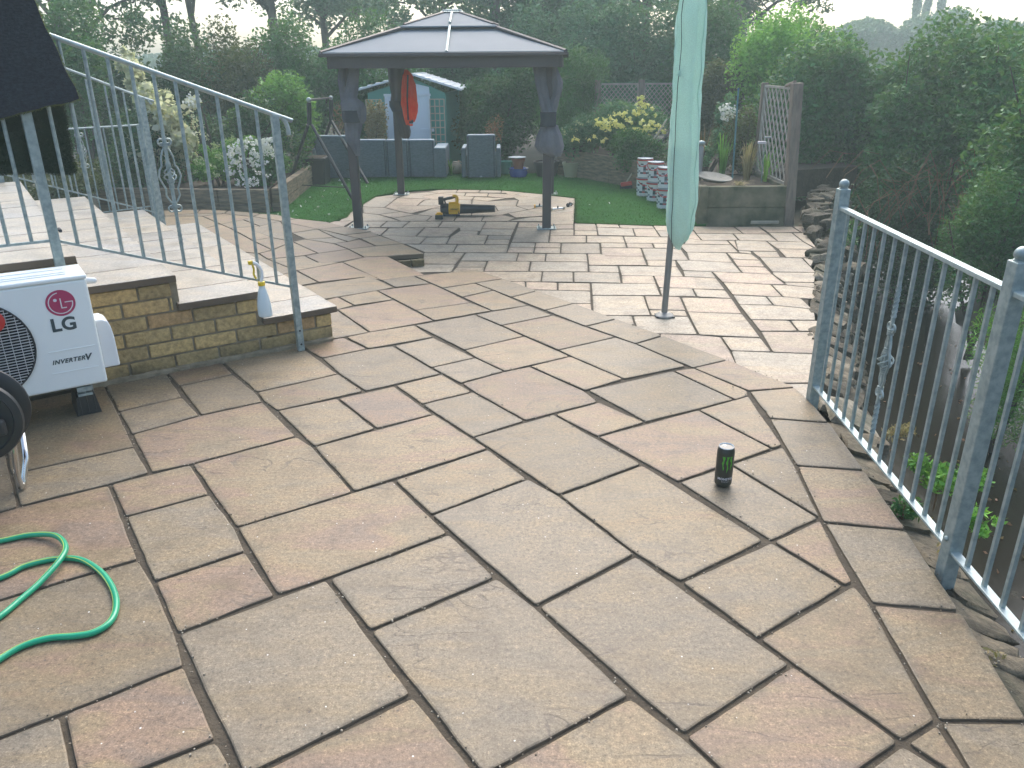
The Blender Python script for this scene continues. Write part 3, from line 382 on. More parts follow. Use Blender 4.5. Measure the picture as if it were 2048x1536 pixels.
# ================================================================ SLABS
rng = random.Random(7)
def inset(P, d):
    n = len(P); a = sum(P[i][0]*P[(i+1) % n][1]-P[(i+1) % n][0]*P[i][1] for i in range(n))
    if a < 0: P = P[::-1]
    out = []
    for i in range(n):
        p0, p, p1 = Vector(P[i-1]), Vector(P[i]), Vector(P[(i+1) % n])
        e0 = (p-p0).normalized(); e1 = (p1-p).normalized()
        n0 = Vector((-e0.y, e0.x)); n1 = Vector((-e1.y, e1.x)); b = n0+n1
        if b.length < .2: b = n0
        b.normalize(); out.append(p + b*min(d/max(.35, b.dot(n0)), d*2.5))
    return out
def slab(mb, P, z, gap=.006, th=.034, far=False, tone=None, tilt=1., round_=.012):
    P = [Vector(p[:2]) for p in P]
    if tone is None: tone = (rng.random(), rng.random(), rng.random())
    mb.tone = tone
    Q = inset(P, gap*rng.uniform(.75, 1.25))
    n = len(Q); ring = []
    for i in range(n):                              # softened corners
        p0, p, p1 = Q[i-1], Q[i], Q[(i+1) % n]
        turn = (p-p0).normalized().dot((p1-p).normalized())
        if turn > .97: ring.append((p, False)); continue
        c = min(round_*rng.uniform(.6, 1.6), (p-p0).length*.3, (p1-p).length*.3)
        a = p+(p0-p).normalized()*c; b = p+(p1-p).normalized()*c
        ring += [(a, True), ((a+b)/2*.45+p*.55, True), (b, True)]
    pts = []; st = .22 if far else .05
    for i in range(len(ring)):
        p, c = ring[i]; q, _ = ring[(i+1) % len(ring)]
        k = max(1, int((q-p).length/st)); nn = Vector((-(q-p).y, (q-p).x)).normalized()
        for j in range(k):
            w = p.lerp(q, j/k)
            jit = mnoise.noise(Vector((w.x*11, w.y*11, tone[2]*9)))*.0030 + mnoise.noise(Vector((w.x*35, w.y*35, tone[0]*9)))*.0022
            pts.append(w+nn*(jit if j else 0))
    N = len(pts); c = sum(pts, Vector((0, 0)))/N
    tx, ty, dz = [rng.uniform(-1, 1)*tilt*q for q in (.0022, .0022, .0010)]
    def Z(p): return z+dz+(p.x-c.x)*tx+(p.y-c.y)*ty
    def sh(p, d):
        v = c-p; return p+v*(d/max(v.length, .05))
    vs = []; em = min(.045, min((p-c).length for p in pts)*.45); tones = []
    for d, h, e in ((em, 0, 0.), (.0065, 0, 1.), (.0015, -.0016, 1.), (0, -.006, 1.), (-.0005, -th, 1.)):
        vs += [(*sh(p, d), Z(p)+h) for p in pts]; tones += [(*tone, e)]*N
    vs.append((c.x, c.y, Z(c))); tones.append((*tone, 0.))
    fs = []
    for r in range(4):
        fs += [(r*N+i, (r+1)*N+i, (r+1)*N+(i+1) % N, r*N+(i+1) % N) for i in range(N)]
    fs += [(5*N, i, (i+1) % N) for i in range(N)]
    mb.add(vs, fs); mb.t[-len(tones):] = tones
GL = .0
up = MB()
for P in UPPER:
    c = sum((Vector(p) for p in P), Vector((0, 0)))/len(P); far = c.y > 5
    slab(up, P, 0., gap=.0075 if c.y < 2.6 else .006, far=far)
# paving the photo does not reach, behind and beside the camera
for (x0, x1, y0, y1) in ((-3.2, -2.2, 1.0, 2.9), (-3.2, -2.2, -.4, 1.0), (-2.2, -1.2, -.6, .6), (-1.2, -.2, -.6, .55), (-.2, .6, -.6, .7), (.6, 1.2, -.6, .8)):
    slab(up, [(x0, y0), (x1, y0), (x1, y1), (x0, y1)], -.006)
patio = up.build('patio', M['slab'], kind='structure', tones=True)
lo = MB()
for P in LOWER:
    slab(lo, P, -.1, gap=.0055, far=True, th=.03)
for P in ([(1.30, 3.42), (1.47, 3.42), (1.62, 3.9), (1.25, 3.9)], [(1.1, 3.9), (1.62, 3.9), (1.72, 4.17), (1.1, 4.17)]): slab(lo, P, -.1, gap=.0055, far=True, th=.03)
lower = lo.build('lower_terrace', M['slab2'], kind='structure', tones=True)
# joint beds
b = MB()
UE = [(-.73, 6.64), (-1.04, 6.55), (-.66, 5.91), (-.27, 6.06), (-.05, 5.78), (1.17, 4.0), (1.405, 3.6), (1.42, 3.42), (1.385, 2.75), (1.305, 1.88), (1.25, 1.4), (1.15, -1), (-3.3, -1), (-3.3, 2.95), (-2.0, 3.82), (-1.05, 4.46), (-3.0, 7.4), (-3.88, 8.88), (-3.49, 8.93), (-2.84, 8.71), (-2.53, 8.57), (-1.87, 8.11), (-1.53, 7.78), (-1.24, 7.4), (-.97, 7.03)]
ctr = Vector((-.9, 4.6))
UE2 = inset(UE, .012)
b.prism([tuple(p) for p in UE2], -.16, -.0085)
b.build('patio_bedding', M['mortar'], kind='structure')
b = MB()
b.prism([(-2.6, 8.0), (-1.75, 8.55), (-1.82, 9.2), (-1.75, 10.4), (-1.45, 10.85), (-1.0, 11.05), (-.1, 10.88), (.45, 10.48), (.80, 10.18), (.68, 8.5), (1.45, 8.28), (2.95, 8.30), (3.06, 8.22), (2.75, 7.1), (2.13, 5.45), (1.8, 4.5), (1.42, 3.5), (.5, 3.9), (-1.2, 5.2), (-2.0, 6.8)], -.24, -.1085)
b.build('terrace_bedding', M['mortar'], kind='structure')

# brick riser under the notch of the upper patio
st = thing('patio_step', 'low brick step with an orange stone coping between the two paved levels', 'step', (-.8, 6.5, -.1))
rb = MB()
e0 = Vector((-.745, 6.605)); e1 = Vector((-1.04, 6.51)); dd = (e1-e0).normalized(); nn = Vector((-dd.y, dd.x))
for i in range(3):
    rb.tone = (rng.uniform(.1, .6), 0, 0); p = e0+dd*(.05+i*.115); p -= nn*.0
    rb.box((p.x, p.y, -.068), (.105, .04, .058), rotz(math.atan2(dd.y, dd.x)))
for i in range(5):
    rb.tone = (rng.uniform(.1, .6), 0, 0); q0 = Vector((-.765, 6.62)); q1 = Vector((-1.25, 7.33)); p = q0.lerp(q1, (i+.5)/5)
    rb.box((p.x, p.y, -.068), (.16, .04, .058), rotz(math.atan2(q1.y-q0.y, q1.x-q0.x)))
rb.build('riser', M['brick'], st, bevel=.004, tones=True)

# grit and crumbs of jointing swept along the joints
gp = []
for P in UPPER:
    n = len(P)
    for i in range(n):
        a, c = Vector(P[i]), Vector(P[(i+1) % n])
        if (a+c).length/2 < 4.4 or True:
            for q in range(int((c-a).length*16*(1 if (a+c).y/2 < 4 else .3))):
                p = a.lerp(c, rng.random()); o = rng.gauss(0, .010); gp.append((p.x+o, p.y+rng.gauss(0, .010)))
gb = MB()
for x, y in gp:
    if abs(x) > 4: continue
    r = rng.uniform(.0008, .0026); gb.box((x, y, r*.7+.0006), (r*2, r*1.6, r*1.4), rotz(rng.uniform(0, 3)))
gb.build('joint_grit', M['grit'], kind='stuff')

# ================================================================ LAWN
def fan(mb, P, z): mb.prism(P, z-.03, z)
lawnP = [(-4.2, 9.55), (-2.62, 8.92), (-2.2, 8.74), (-1.98, 8.62), (-1.85, 8.95), (-1.87, 9.25), (-1.76, 10.5), (-1.45, 10.88), (-1.08, 11.08), (-.12, 10.91), (.46, 10.52), (.83, 10.2), (.70, 8.50), (1.46, 8.33), (2.06, 8.33), (2.06, 10.1), (1.9, 10.7), (1.2, 12.1), (.8, 12.6), (-4.6, 13.0)]
lw = MB(); fan(lw, lawnP, -.094); lawn = lw.build('lawn', M['turf'], kind='structure')
def inpoly(x, y, P):
    c = False; n = len(P)
    for i in range(n):
        x0, y0 = P[i]; x1, y1 = P[i-1]
        if (y0 > y) != (y1 > y) and x < (x1-x0)*(y-y0)/(y1-y0)+x0: c = not c
    return c
def leaves(name, pts, nrm, size, matl, parent=None, aspect=.5, fold=0., label=None, kind=None, jitter=.9, up=0., cat=None):
    """pts (n,3), one small folded diamond leaf per point"""
    pts = np.asarray(pts, float); n = len(pts); r = np.random.default_rng(len(pts)+int(abs(pts[0].sum())*100) % 9999)
    off = np.array(ORG.get(parent.name, Vector())) if parent else np.zeros(3)
    d = r.normal(size=(n, 3)); d[:, 2] = d[:, 2]*.7+up
    if nrm is not None: d = d*jitter+nrm*(1-jitter)*2
    d /= np.linalg.norm(d, axis=1)[:, None]
    s = r.normal(size=(n, 3)); s -= d*(s*d).sum(1)[:, None]; s /= np.linalg.norm(s, axis=1)[:, None]
    w = np.cross(d, s); sz = (size*r.uniform(.6, 1.35, n))[:, None]
    a = pts-d*sz*.5; c = pts+d*sz*.5; bq = pts+s*sz*.5*aspect+w*sz*fold; dq = pts-s*sz*.5*aspect+w*sz*fold
    V = np.stack([a, bq, c, dq], 1).reshape(-1, 3)-off
    me = bpy.data.meshes.new(name); me.vertices.add(4*n); me.vertices.foreach_set('co', V.astype(np.float32).ravel())
    me.loops.add(4*n); me.loops.foreach_set('vertex_index', np.arange(4*n, dtype=np.int32))
    me.polygons.add(n); me.polygons.foreach_set('loop_start', np.arange(0, 4*n, 4, dtype=np.int32))
    me.update(calc_edges=True); me.validate()
    me.materials.append(matl); o = bpy.data.objects.new(name, me); COL.objects.link(o)
    if parent: o.parent = parent; ORG[o.name] = Vector(off)
    if kind: o['kind'] = kind
    return o
nr = np.random.default_rng(3)
g = nr.uniform([-4.6, 8.4], [2.1, 13], (90000, 2)); g = [q for q in g if inpoly(q[0], q[1], lawnP)]
g3 = [(x, y, -.087) for x, y in g]
leaves('lawn_blades', g3, None, .022, M['turfblade'], aspect=.16, up=1.6, kind='stuff')
eb = []
for (xa, ya), (xb, yb) in zip(lawnP[1:], lawnP[2:16]):
    for q in range(int(math.hypot(xb-xa, yb-ya)*420)):
        t = rng.random(); eb.append((xa+(xb-xa)*t+rng.gauss(0, .012), ya+(yb-ya)*t+rng.gauss(0, .012), -.086))
leaves('lawn_edge_blades', eb, None, .024, M['turfblade'], aspect=.14, up=.8, kind='stuff')
pb = [(x, y, -.083) for x, y in nr.uniform([-2.7, 9.0], [-2.0, 12], (26, 2)) if inpoly(x, y, lawnP)] + [(-2.43, 9.0, -.08), (-2.3, 9.35, -.08), (.95, 9.6, -.08), (1.2, 9.7, -.08)]
leaves('fallen_petals', pb, None, .035, LG['white'], aspect=.8, kind='stuff')

# ================================================================ GROUND, STREAM
def interp(T, y):
    for (a, b_), (c, d) in zip(T, T[1:]):
        if y <= c: return b_+(d-b_)*(y-a)/(c-a)
    return T[-1][1]
LT = [(-8, 1.1), (1.4, 1.27), (3.43, 1.46), (4.6, 1.86), (5.49, 2.17), (7.12, 2.8), (8.3, 3.12), (12, 4.6), (20, 7.5), (40, 14), (160, 50)]
WT = [(-8, 1.9), (1.4, 1.95), (3.4, 2.05), (4.6, 2.3), (5.5, 2.6), (7.1, 3.3), (8.3, 3.75), (12, 5.2), (20, 8.3), (40, 15), (160, 51)]
def Lx(y): return interp(LT, y)
def Wx(y): return interp(WT, y)
def Rx(y): return Wx(y)+1.5+.25*math.sin(y*1.3)+.1*math.sin(y*4.1)
ZW = -1.25
def hillz(x, y):
    d = math.hypot(x, y-5); return max(0, d-45)*.028
ys = [-8+i*.5 for i in range(60)]+[22+i*2. for i in range(20)]+[62, 75, 95, 120, 160]
gm = MB(); cols = None
for y in ys:
    L, Wl, Rr = Lx(y), Wx(y), Rx(y)
    row = [(-140, -.2), (-60, -.2), (-25, -.2), (-12, -.2), (-6, -.2), (L-1.2, -.26), (L-.1, -.26), (L+.02, -.6), (Wl, ZW-.1), (Wl+.35, ZW-.35), (Rr-.4, ZW-.3), (Rr, ZW-.03), (Rr+.35, ZW+.25), (Rr+.8, ZW+.55), (Rr+1.5, -.4), (Rr+2.6, -.2), (Rr+8, -.1), (Rr+25, 0), (Rr+90, 0)]
    vs = []
    for x, z in row:
        q = mnoise.noise(Vector((x*.9, y*.9, 0)))*.08 if abs(x) < 30 and z < -.35 else 0
        vs.append((x, y, z+q+(hillz(x, y) if y > 20 else 0)))
    cols = len(vs); gm.v += vs; gm.t += [(.5, .5, .5)]*cols
for r in range(len(ys)-1):
    for c in range(cols-1):
        i = r*cols+c; gm.f.append((i, i+1, i+cols+1, i+cols))
ground = gm.build('ground', M['dirt'], kind='structure', smooth=True)
wm = MB(); yy = [-8+i*.5 for i in range(80)]
vs = []
for y in yy: vs += [(Wx(y)-.3, y, ZW), (Rx(y)+.2, y, ZW)]
wm.add(vs, [(2*i, 2*i+1, 2*i+3, 2*i+2) for i in range(len(yy)-1)])
k = NT('stream_surface'); k.b.inputs['Base Color'].default_value = (.012, .010, .006, 1); k.b.inputs['Roughness'].default_value = .2
k.b.inputs['Specular IOR Level'].default_value = .25
g_ = k.N('NewGeometry'); mp = k.N('Mapping'); mp.inputs['Scale'].default_value = (2.5, 1, 1); k.L(g_.outputs['Position'], mp.inputs[0])
k.L(k.bump(k.noise(mp.outputs[0], 5, 3), .12, .02), k.b.inputs['Normal'])
fo = k.ramp(k.noise(g_.outputs['Position'], 3.2, 6, .7), [(.60, (.012, .010, .006)), (.66, (.030, .028, .018))])
k.L(fo, k.b.inputs['Base Color'])
wm.build('stream', k.m, kind='structure')

# dry stone wall from the patio edge down to the stream
sw = thing('stone_wall', 'rough dry stone retaining wall dropping from the paving to the stream', 'wall', (1.6, 4.5, ZW))
sb = MB(); srn = random.Random(5)
def rock(mb, c, s, rz, tilt=0):
    n0 = len(mb.v); mb.ball((0, 0, 0), 1, 5)
    Rm = rotz(rz) @ Matrix.Rotation(tilt, 3, 'Y'); sd_ = srn.uniform(0, 99)
    for i in range(n0, len(mb.v)):
        p = Vector(mb.v[i]); p = Vector([math.copysign(abs(q)**.42, q) for q in p])
        p *= 1+.45*mnoise.noise(p*1.5+Vector((sd_, 0, 0)))
        p = Rm @ Vector((p.x*s[0], p.y*s[1], p.z*s[2])); mb.v[i] = tuple(p+Vector(c))
ylist = []; y = -.5
zs = [-.06-i*.085 for i in range(15)]
for zi, z in enumerate(zs):
    y = -.4
    while y < 9.6:
        w = srn.uniform(.05, .21)*(.85 if y < 2.4 else 1); f = (-z)/1.25
        L0, L1 = Lx(y), Wx(y); x = L0+(.05 if y < 3.4 else 0)+(L1-L0)*f*.92+srn.uniform(-.04, .04)
        if y > 3.3: x += .12
        dx = (Lx(y+.2)-Lx(y-.2))/.4
        sb.tone = (srn.random()**1.2, 0, 0)
        rock(sb, (x, y+w/2, z-.05 if y < 3.6 else z-.08), (srn.uniform(.07, .12), w*.58, srn.uniform(.018, .052)), -math.atan(dx)+srn.uniform(-.2, .2), srn.uniform(.1, .5))
        y += w*.98
# taller heap of stones running on beside the planter
for i in range(230):
    t = srn.random(); y = 6.6+t*3.6; h = -.1+min(1, (y-6.4)/1.6)*.13
    x = Lx(y)+.12+srn.uniform(-.12, .28)
    z = h-srn.random()**1.5*.5-.9*max(0, x-Lx(y)-.15)
    sb.tone = (srn.random(), 0, 0)
    rock(sb, (x, y, z), (srn.uniform(.05, .11), srn.uniform(.05, .12), srn.uniform(.03, .06)), srn.uniform(0, 3), srn.uniform(-.4, .4))
sb.build('stones', M['dstone'], sw, smooth=True, tones=True, ang=34)

# ================================================================ STEPS
steps = thing('garden_steps', 'four paved steps with yellow brick side wall climbing to the left', 'steps', tuple(uv(-.5, 0)))
LV = [(.235, -.18, .203), (-.18, -.605, .36), (-.605, -1.03, .51), (-1.03, -2.7, .666)]
VB = 3.2
def uvp(u, v): p = uv(u, v); return (p.x, p.y)
TH = .036
for i, (ur, ul, z) in enumerate(LV):
    t = MB(); v = 0.
    while v < VB-.01:
        w = min(srn.choice([.3, .44, .6]) if v > 0 else .30, VB-v)
        if VB-v-w < .15: w = VB-v
        cuts = [ul-.02, ur] if ur-ul < .6 else [ul, ul+.55, ul+1.15, ur]
        for a, c in zip(cuts, cuts[1:]):
            slab(t, [uvp(a, v), uvp(c, v), uvp(c, v+w), uvp(a, v+w)], z, gap=.004, th=TH, tilt=.5, tone=(srn.uniform(0, .7), srn.uniform(.3, .8), srn.random()), round_=.006)
        v += w
    t.build('tread', M['tread'], steps, tones=True)
core = MB()
for i, (ur, ul, z) in enumerate(LV):
    r = MB(); r.tone = (.4, 0, 0)
    u0 = ur-.035
    # riser bricks facing down the steps
    zb = 0 if i == 0 else LV[i-1][2]
    nr_ = 2 if i == 0 else 1
    for q in range(nr_):
        z0 = zb+q*(z-TH-zb)/nr_; hh = (z-TH-zb)/nr_-.008; v = .05
        while v < VB-.05:
            w = min(.215, VB-.05-v); r.tone = (srn.uniform(0, .9), 0, 0)
            r.box(uv(u0-.03, v+w/2, z0+hh/2+.003), (.06, w-.012, hh), RB); v += .225
    r.build('riser', M['brick'], steps, bevel=.004, tones=True)
    core.box(uv((ur+ul)/2-.05, VB/2+.03, (z-TH)/2-.05), (abs(ur-ul)-.02, VB-.1, z-TH+.09), RB)
core.build('core', M['mortar2'], steps)
wl = MB(); CH = .0775
for row in range(9):
    z0 = .012+row*CH; u = -2.7-(row % 2)*.115+srn.uniform(-.02, .02)
    while u < .2:
        w = .225; a, c = u, u+w
        tops = [z-TH-.002 for (ur, ul, z) in LV if min(c, ur-.03)-max(a, ul) > .02]
        c2 = min(c, .205)
        if tops and min(tops) >= z0+CH-.011:
            spans = [(a, c2, CH-.011)]
        else:
            spans = [(max(a, ul), min(c, ur-.03), min(CH-.011, z-TH-.002-z0)) for (ur, ul, z) in LV]
        for aa, cc, hh in spans:
            if cc-aa < .02 or hh < .02: continue
            wl.tone = (srn.uniform(0, 1), srn.random(), 0)
            wl.box(uv((aa+cc)/2, .06+srn.uniform(-.003, .003), z0+hh/2), (cc-aa-.011, .06, hh), RB)
        u += w
wl.build('brick_wall', M['brick'], steps, bevel=.006, tones=True)
mo = MB()
for (ur, ul, z) in LV: mo.box(uv((ur+ul)/2-.0, .08, (z-TH)/2), (abs(ur-ul)-.07+.07*(ur < .2), .075, z-TH-.004), RB)
mo.build('mortar_joints', M['mortar2'], steps)
hn = MB()
for i in range(16):
    u = .15-i*.08; hn.tone = (.1, 0, 0)
    rock(hn, uv(u, .02, .006), (.05, .018, .014), YAW)
hn.build('haunching', M['mortar2'], steps, smooth=True)
# raised ground behind and left of the steps
bk = MB(); bk.prism([uvp(-2.7, 3.25), uvp(-1.2, 3.3), uvp(-1.2, 5.5), uvp(-6, 7)], -.2, -.05)
bk.build('side_bed', M['dirt'], kind='structure')
# ================================================================ OUTDOOR UNIT OF THE AIR CONDITIONER
def text_mesh(mb, txt, origin, ex, ey, size, depth=.0012, shear=0., spacing=1., bold=0.):
    cu = bpy.data.curves.new('t', 'FONT'); cu.body = txt; cu.size = size; cu.extrude = 0; cu.space_character = spacing; cu.shear = shear; cu.offset = bold
    ob = bpy.data.objects.new('t', cu); COL.objects.link(ob)
    me = bpy.data.meshes.new_from_object(ob.evaluated_get(bpy.context.evaluated_depsgraph_get()))
    ex, ey = Vector(ex), Vector(ey); ez = ex.cross(ey).normalized(); o = Vector(origin)
    vs = [o+ex*v.co.x+ey*v.co.y+ez*depth for v in me.vertices]; fs = [tuple(p.vertices) for p in me.polygons]
    xs = [v.co.x for v in me.vertices]
    bpy.data.objects.remove(ob); bpy.data.curves.remove(cu); bpy.data.meshes.remove(me)
    mb.add(vs, fs); return (min(xs), max(xs)) if xs else (0, 0)
UZ = Vector((0, 0, 1))
AV, AD_, AU1, AU0 = -.37, .24, -1.045, -1.83
AZ0, AZ1 = .150, .650
ac = thing('air_conditioner_unit', 'white outdoor air conditioner with a crimson round logo, standing by the brick steps', 'air conditioner', tuple(uv((AU0+AU1)/2, AV+AD_/2)))
c = MB(); c.box(uv((AU0+AU1)/2, AV+AD_/2, (AZ0+AZ1)/2-.008), (AU1-AU0, AD_, AZ1-AZ0-.016), RB); c.build('body', M['white'], ac, bevel=.010, seg=3)
c = MB(); c.box(uv((AU0+AU1)/2, AV+AD_/2, AZ1-.006), (AU1-AU0+.008, AD_+.008, .018), RB)
c.build('top_panel', M['white'], ac, bevel=.006)
c = MB()
for dv in (.06, .10, .17): c.box(uv((AU0+AU1)/2-.02, AV+dv, AZ1+.0045), (AU1-AU0-.1, .006, .004), RB)
c.build('top_rib', M['white'], ac, bevel=.001)
FC = uv(-1.508, AV, .385); FR = .215
c = MB()
ring = [FC+BD*FR*math.cos(a)+UZ*FR*math.sin(a)-AD*.002 for a in np.linspace(0, 2*math.pi, 49)[:-1]]
c.extr(ring, -AD*.0015); fan_b = c.build('fan_opening', M['dark'], ac)
c = MB(); c.tube([p-AD*.004 for p in ring]+[ring[0]-AD*.004], .0032, 6); c.build('grille_rim', M['black'], ac)
c = MB()
for i in range(-17, 18):
    h = i*.0125
    if abs(h) > FR-.008: continue
    w = math.sqrt(FR**2-h**2)-.006; n = 8
    c.tube([FC+BD*(w*(2*j/n-1))+UZ*h-AD*(.006+.016*(1-((w*(2*j/n-1))/FR)**2-(h/FR)**2)) for j in range(n+1)], .0022, 5)
for i in range(-6, 7):
    x = i*.033
    if abs(x) > FR-.01: continue
    w = math.sqrt(FR**2-x**2)-.006; n = 8
    c.tube([FC+UZ*(w*(2*j/n-1))+BD*x-AD*(.004+.016*(1-((w*(2*j/n-1))/FR)**2-(x/FR)**2)) for j in range(n+1)], .0014, 4)
c.build('fan_grille', M['grill'], ac)
FB = onv(-16, 641, AV)
c = MB(); c.lathe((0, 0, 0), [(.045, 0), (.045, .012), (.03, .018)], 24)
for i in range(len(c.v)):
    p = c.v[i]; c.v[i] = tuple(FB+BD*p[0]+UZ*p[1]-AD*(.022+p[2]))
c.build('fan_badge', M['red'], ac, smooth=True)
LC = onv(121, 606, AV); LR = .0575
def disc(mb, C, r, d, r2=None, n=48, a0=0, a1=2*math.pi, w=None):
    if w is None: mb.extr([C+BD*r*math.cos(a)+UZ*r*math.sin(a)-AD*d for a in np.linspace(0, 2*math.pi, n+1)[:-1]], -AD*.0006)
    else:
        A = np.linspace(a0, a1, n); P = [C+(BD*math.cos(a)+UZ*math.sin(a))*(r+w/2)-AD*d for a in A]+[C+(BD*math.cos(a)+UZ*math.sin(a))*(r-w/2)-AD*d for a in A[::-1]]
        k0 = len(mb.v); mb.v += [tuple(p) for p in P]; mb.t += [(.5,)*3]*len(P); N = n
        mb.f += [(k0+i, k0+i+1, k0+2*N-2-i, k0+2*N-1-i) for i in range(N-1)]
def bar2(mb, C, a, b_, w, d):
    a, b_ = Vector(a), Vector(b_); e = (b_-a).normalized(); nn = Vector((-e.y, e.x))*w/2
    P = [a-nn, b_-nn, b_+nn, a+nn]; mb.add([C+BD*p.x+UZ*p.y-AD*d for p in P], [(0, 1, 2, 3)])
c = MB(); disc(c, LC, LR, .0008); c.build('logo_disc', M['crimson'], ac)
c = MB(); disc(c, LC, LR*.80, .0020, a0=R_(97), a1=R_(364), w=.0042)
bar2(c, LC, (LR*.28, LR*.04), (LR*.84, LR*.04), .0042, .0020)
bar2(c, LC, (LR*.02, LR*.36), (LR*.02, -LR*.40), .0046, .0020); bar2(c, LC, (-.0012+LR*.02, -LR*.38), (LR*.36, -LR*.38), .0046, .0023)
disc(c, LC+BD*(-LR*.33)+UZ*(LR*.26), LR*.12, .0016, n=20)
c.build('logo_lines', M['print_w'], ac)
c = MB(); L0 = onv(104, 664, AV)
text_mesh(c, 'LG', L0-AD*.0006, BD, UZ, .080, bold=.0026, spacing=1.05); c.build('lettering', M['print_g'], ac)
c = MB(); L0 = onv(105, 730, AV); text_mesh(c, 'INVERTER', L0-AD*.0006, BD, UZ, .0262, shear=.3, spacing=1.15, bold=.0010)
L1 = onv(170, 720, AV); text_mesh(c, 'V', L1-AD*.0006, BD, UZ, .040, shear=.25, bold=.0016); c.build('lettering', M['print_g'], ac)
c = MB()
for (xa, ya, xb, yb) in ((97, 706, 190, 692), (104, 749, 197, 732)):
    p, q = onv(xa, ya, AV), onv(xb, yb, AV); q.z = p.z; mid = (p+q)/2; c.box(mid, ((q-p).length, .004, .004), RB)
c.build('pressed_groove', M['white'], ac, bevel=.001)
c = MB(); c.tube([uv(AU1-.004, AV+.06, .615), uv(AU1+.038, AV+.06, .608)], [.016, .013], 14); c.tube([uv(AU1+.036, AV+.06, .608), uv(AU1+.044, AV+.06, .606)], [.013, .008], 14)
c.build('side_cap', M['whitep'], ac, smooth=True)
c = MB()
pr = [(0, .20), (0, .43), (.035, .43), (.058, .415), (.066, .39), (.072, .34), (.074, .20)]
c.extr([uv(AU1+a*.95, AV+.05, z) for a, z in pr], AD*.13); c.build('pipe_cover', M['whitep'], ac, bevel=.008, seg=3)
c = MB()
for u in (AU1-.10, AU0+.12):
    P = [uv(u-.052, AV+.03, .0), uv(u+.052, AV+.03, .0), uv(u+.052, AV+.23, 0), uv(u-.052, AV+.23, 0)]
    T = [uv(u-.038, AV+.03, .095), uv(u+.038, AV+.03, .095), uv(u+.038, AV+.23, .095), uv(u-.038, AV+.23, .095)]
    f = MB(); f.add(P+T, [(3, 2, 1, 0), (4, 5, 6, 7), (0, 1, 5, 4), (1, 2, 6, 5), (2, 3, 7, 6), (3, 0, 4, 7)])
    for q in (-.03, 0, .03): f.box(uv(u+q, AV+.028, .05), (.005, .006, .085), RB)
    f.build('rubber_foot', M['black'], ac, bevel=.003)
    f = MB(); f.box(uv(u, AV+.03, .104), (.06, .03, .012), RB); f.box(uv(u, AV+.11, .132), (.06, .2, .022), RB)
    f.tube([uv(u, AV+.03, .10), uv(u, AV+.03, .155)], .005, 8); f.build('foot_bracket', M['galv'], ac, bevel=.001)

# ================================================================ HOSE REEL AND HOSE
hr = thing('hose_reel', 'black plastic hose reel on a bent chrome stand at the left edge', 'hose reel', (-1.95, 2.55, 0))
RC = at(-62, 862, .0); RC = Vector((-1.86, 2.72, .235))
rx = Vector((.80, -.28, 0)).normalized(); rn = Vector((.28, .80, 0)).normalized()*-1      # disc plane axis pointing to camera-ish
def rdisc(mb, prof, C, ax, n=40):
    ex = Vector((ax.y, -ax.x, 0)).normalized()*-1; k0 = len(mb.v)
    mb.lathe((0, 0, 0), prof, n)
    for i in range(k0, len(mb.v)):
        p = mb.v[i]; mb.v[i] = tuple(C+ex*p[0]+UZ*p[1]+ax*p[2])
RC = atY(-48, 825, 2.62)
ax = Vector((.42, -.90, 0)).normalized()
f = MB(); rdisc(f, [(.165, -.012), (.172, -.006), (.172, .006), (.165, .012), (.12, .014)], RC+ax*-.02, ax)
f.build('back_disc', M['black'], hr, smooth=True)
f = MB(); rdisc(f, [(.155, -.01), (.16, 0), (.155, .012), (.13, .018), (.125, .006), (.05, .006), (.045, .04), (.02, .05)], RC+ax*.10, ax)
f.build('front_disc', M['black'], hr, smooth=True)
f = MB(); rdisc(f, [(.07, 0), (.07, .12)], RC+ax*-.02, ax); f.build('drum', M['black'], hr, smooth=True)
ex = Vector((-ax.y, ax.x, 0))
f = MB()
for i in range(5): f.tube([RC+ax*.135+ex*(.015+i*.013)+UZ*(.052-i*.004), RC+ax*.135+ex*(.004+i*.013)+UZ*(.018-i*.004)], .0035, 6)
f.build('grip_rib', M['strap'], hr)
f = MB(); f.box(RC+ax*.14+ex*.03+UZ*-.02, (.15, .03, .06), rotz(math.atan2(ex.y, ex.x))); f.build('crank_hub', M['black'], hr, bevel=.012, seg=3)
f = MB()
g0 = at(43, 975, .012); g1 = at(55, 865, .1)
pth = [atY(20, 835, g0.y+.02), atY(26, 885, g0.y+.0), atY(35, 955, g0.y), Vector((g0.x, g0.y, .012)), atY(47, 965, g0.y+.04), atY(52, 915, g0.y+.08), atY(45, 868, g0.y+.16)]
sm = []
for i in range(len(pth)-1):
    for t in (0, .33, .66): sm.append(pth[i].lerp(pth[i+1], t))
sm.append(pth[-1]); f.tube(sm, .0115, 12); f.build('stand_tube', M['chrome'], hr, smooth=True, ang=60)
f = MB(); f.tube([RC+ax*.0+ex*-.10+UZ*-.1, (RC.x-.2, RC.y+.1, .012), (RC.x-.05, RC.y-.1, .012)], .0115, 12); f.build('stand_tube', M['chrome'], hr, smooth=True)

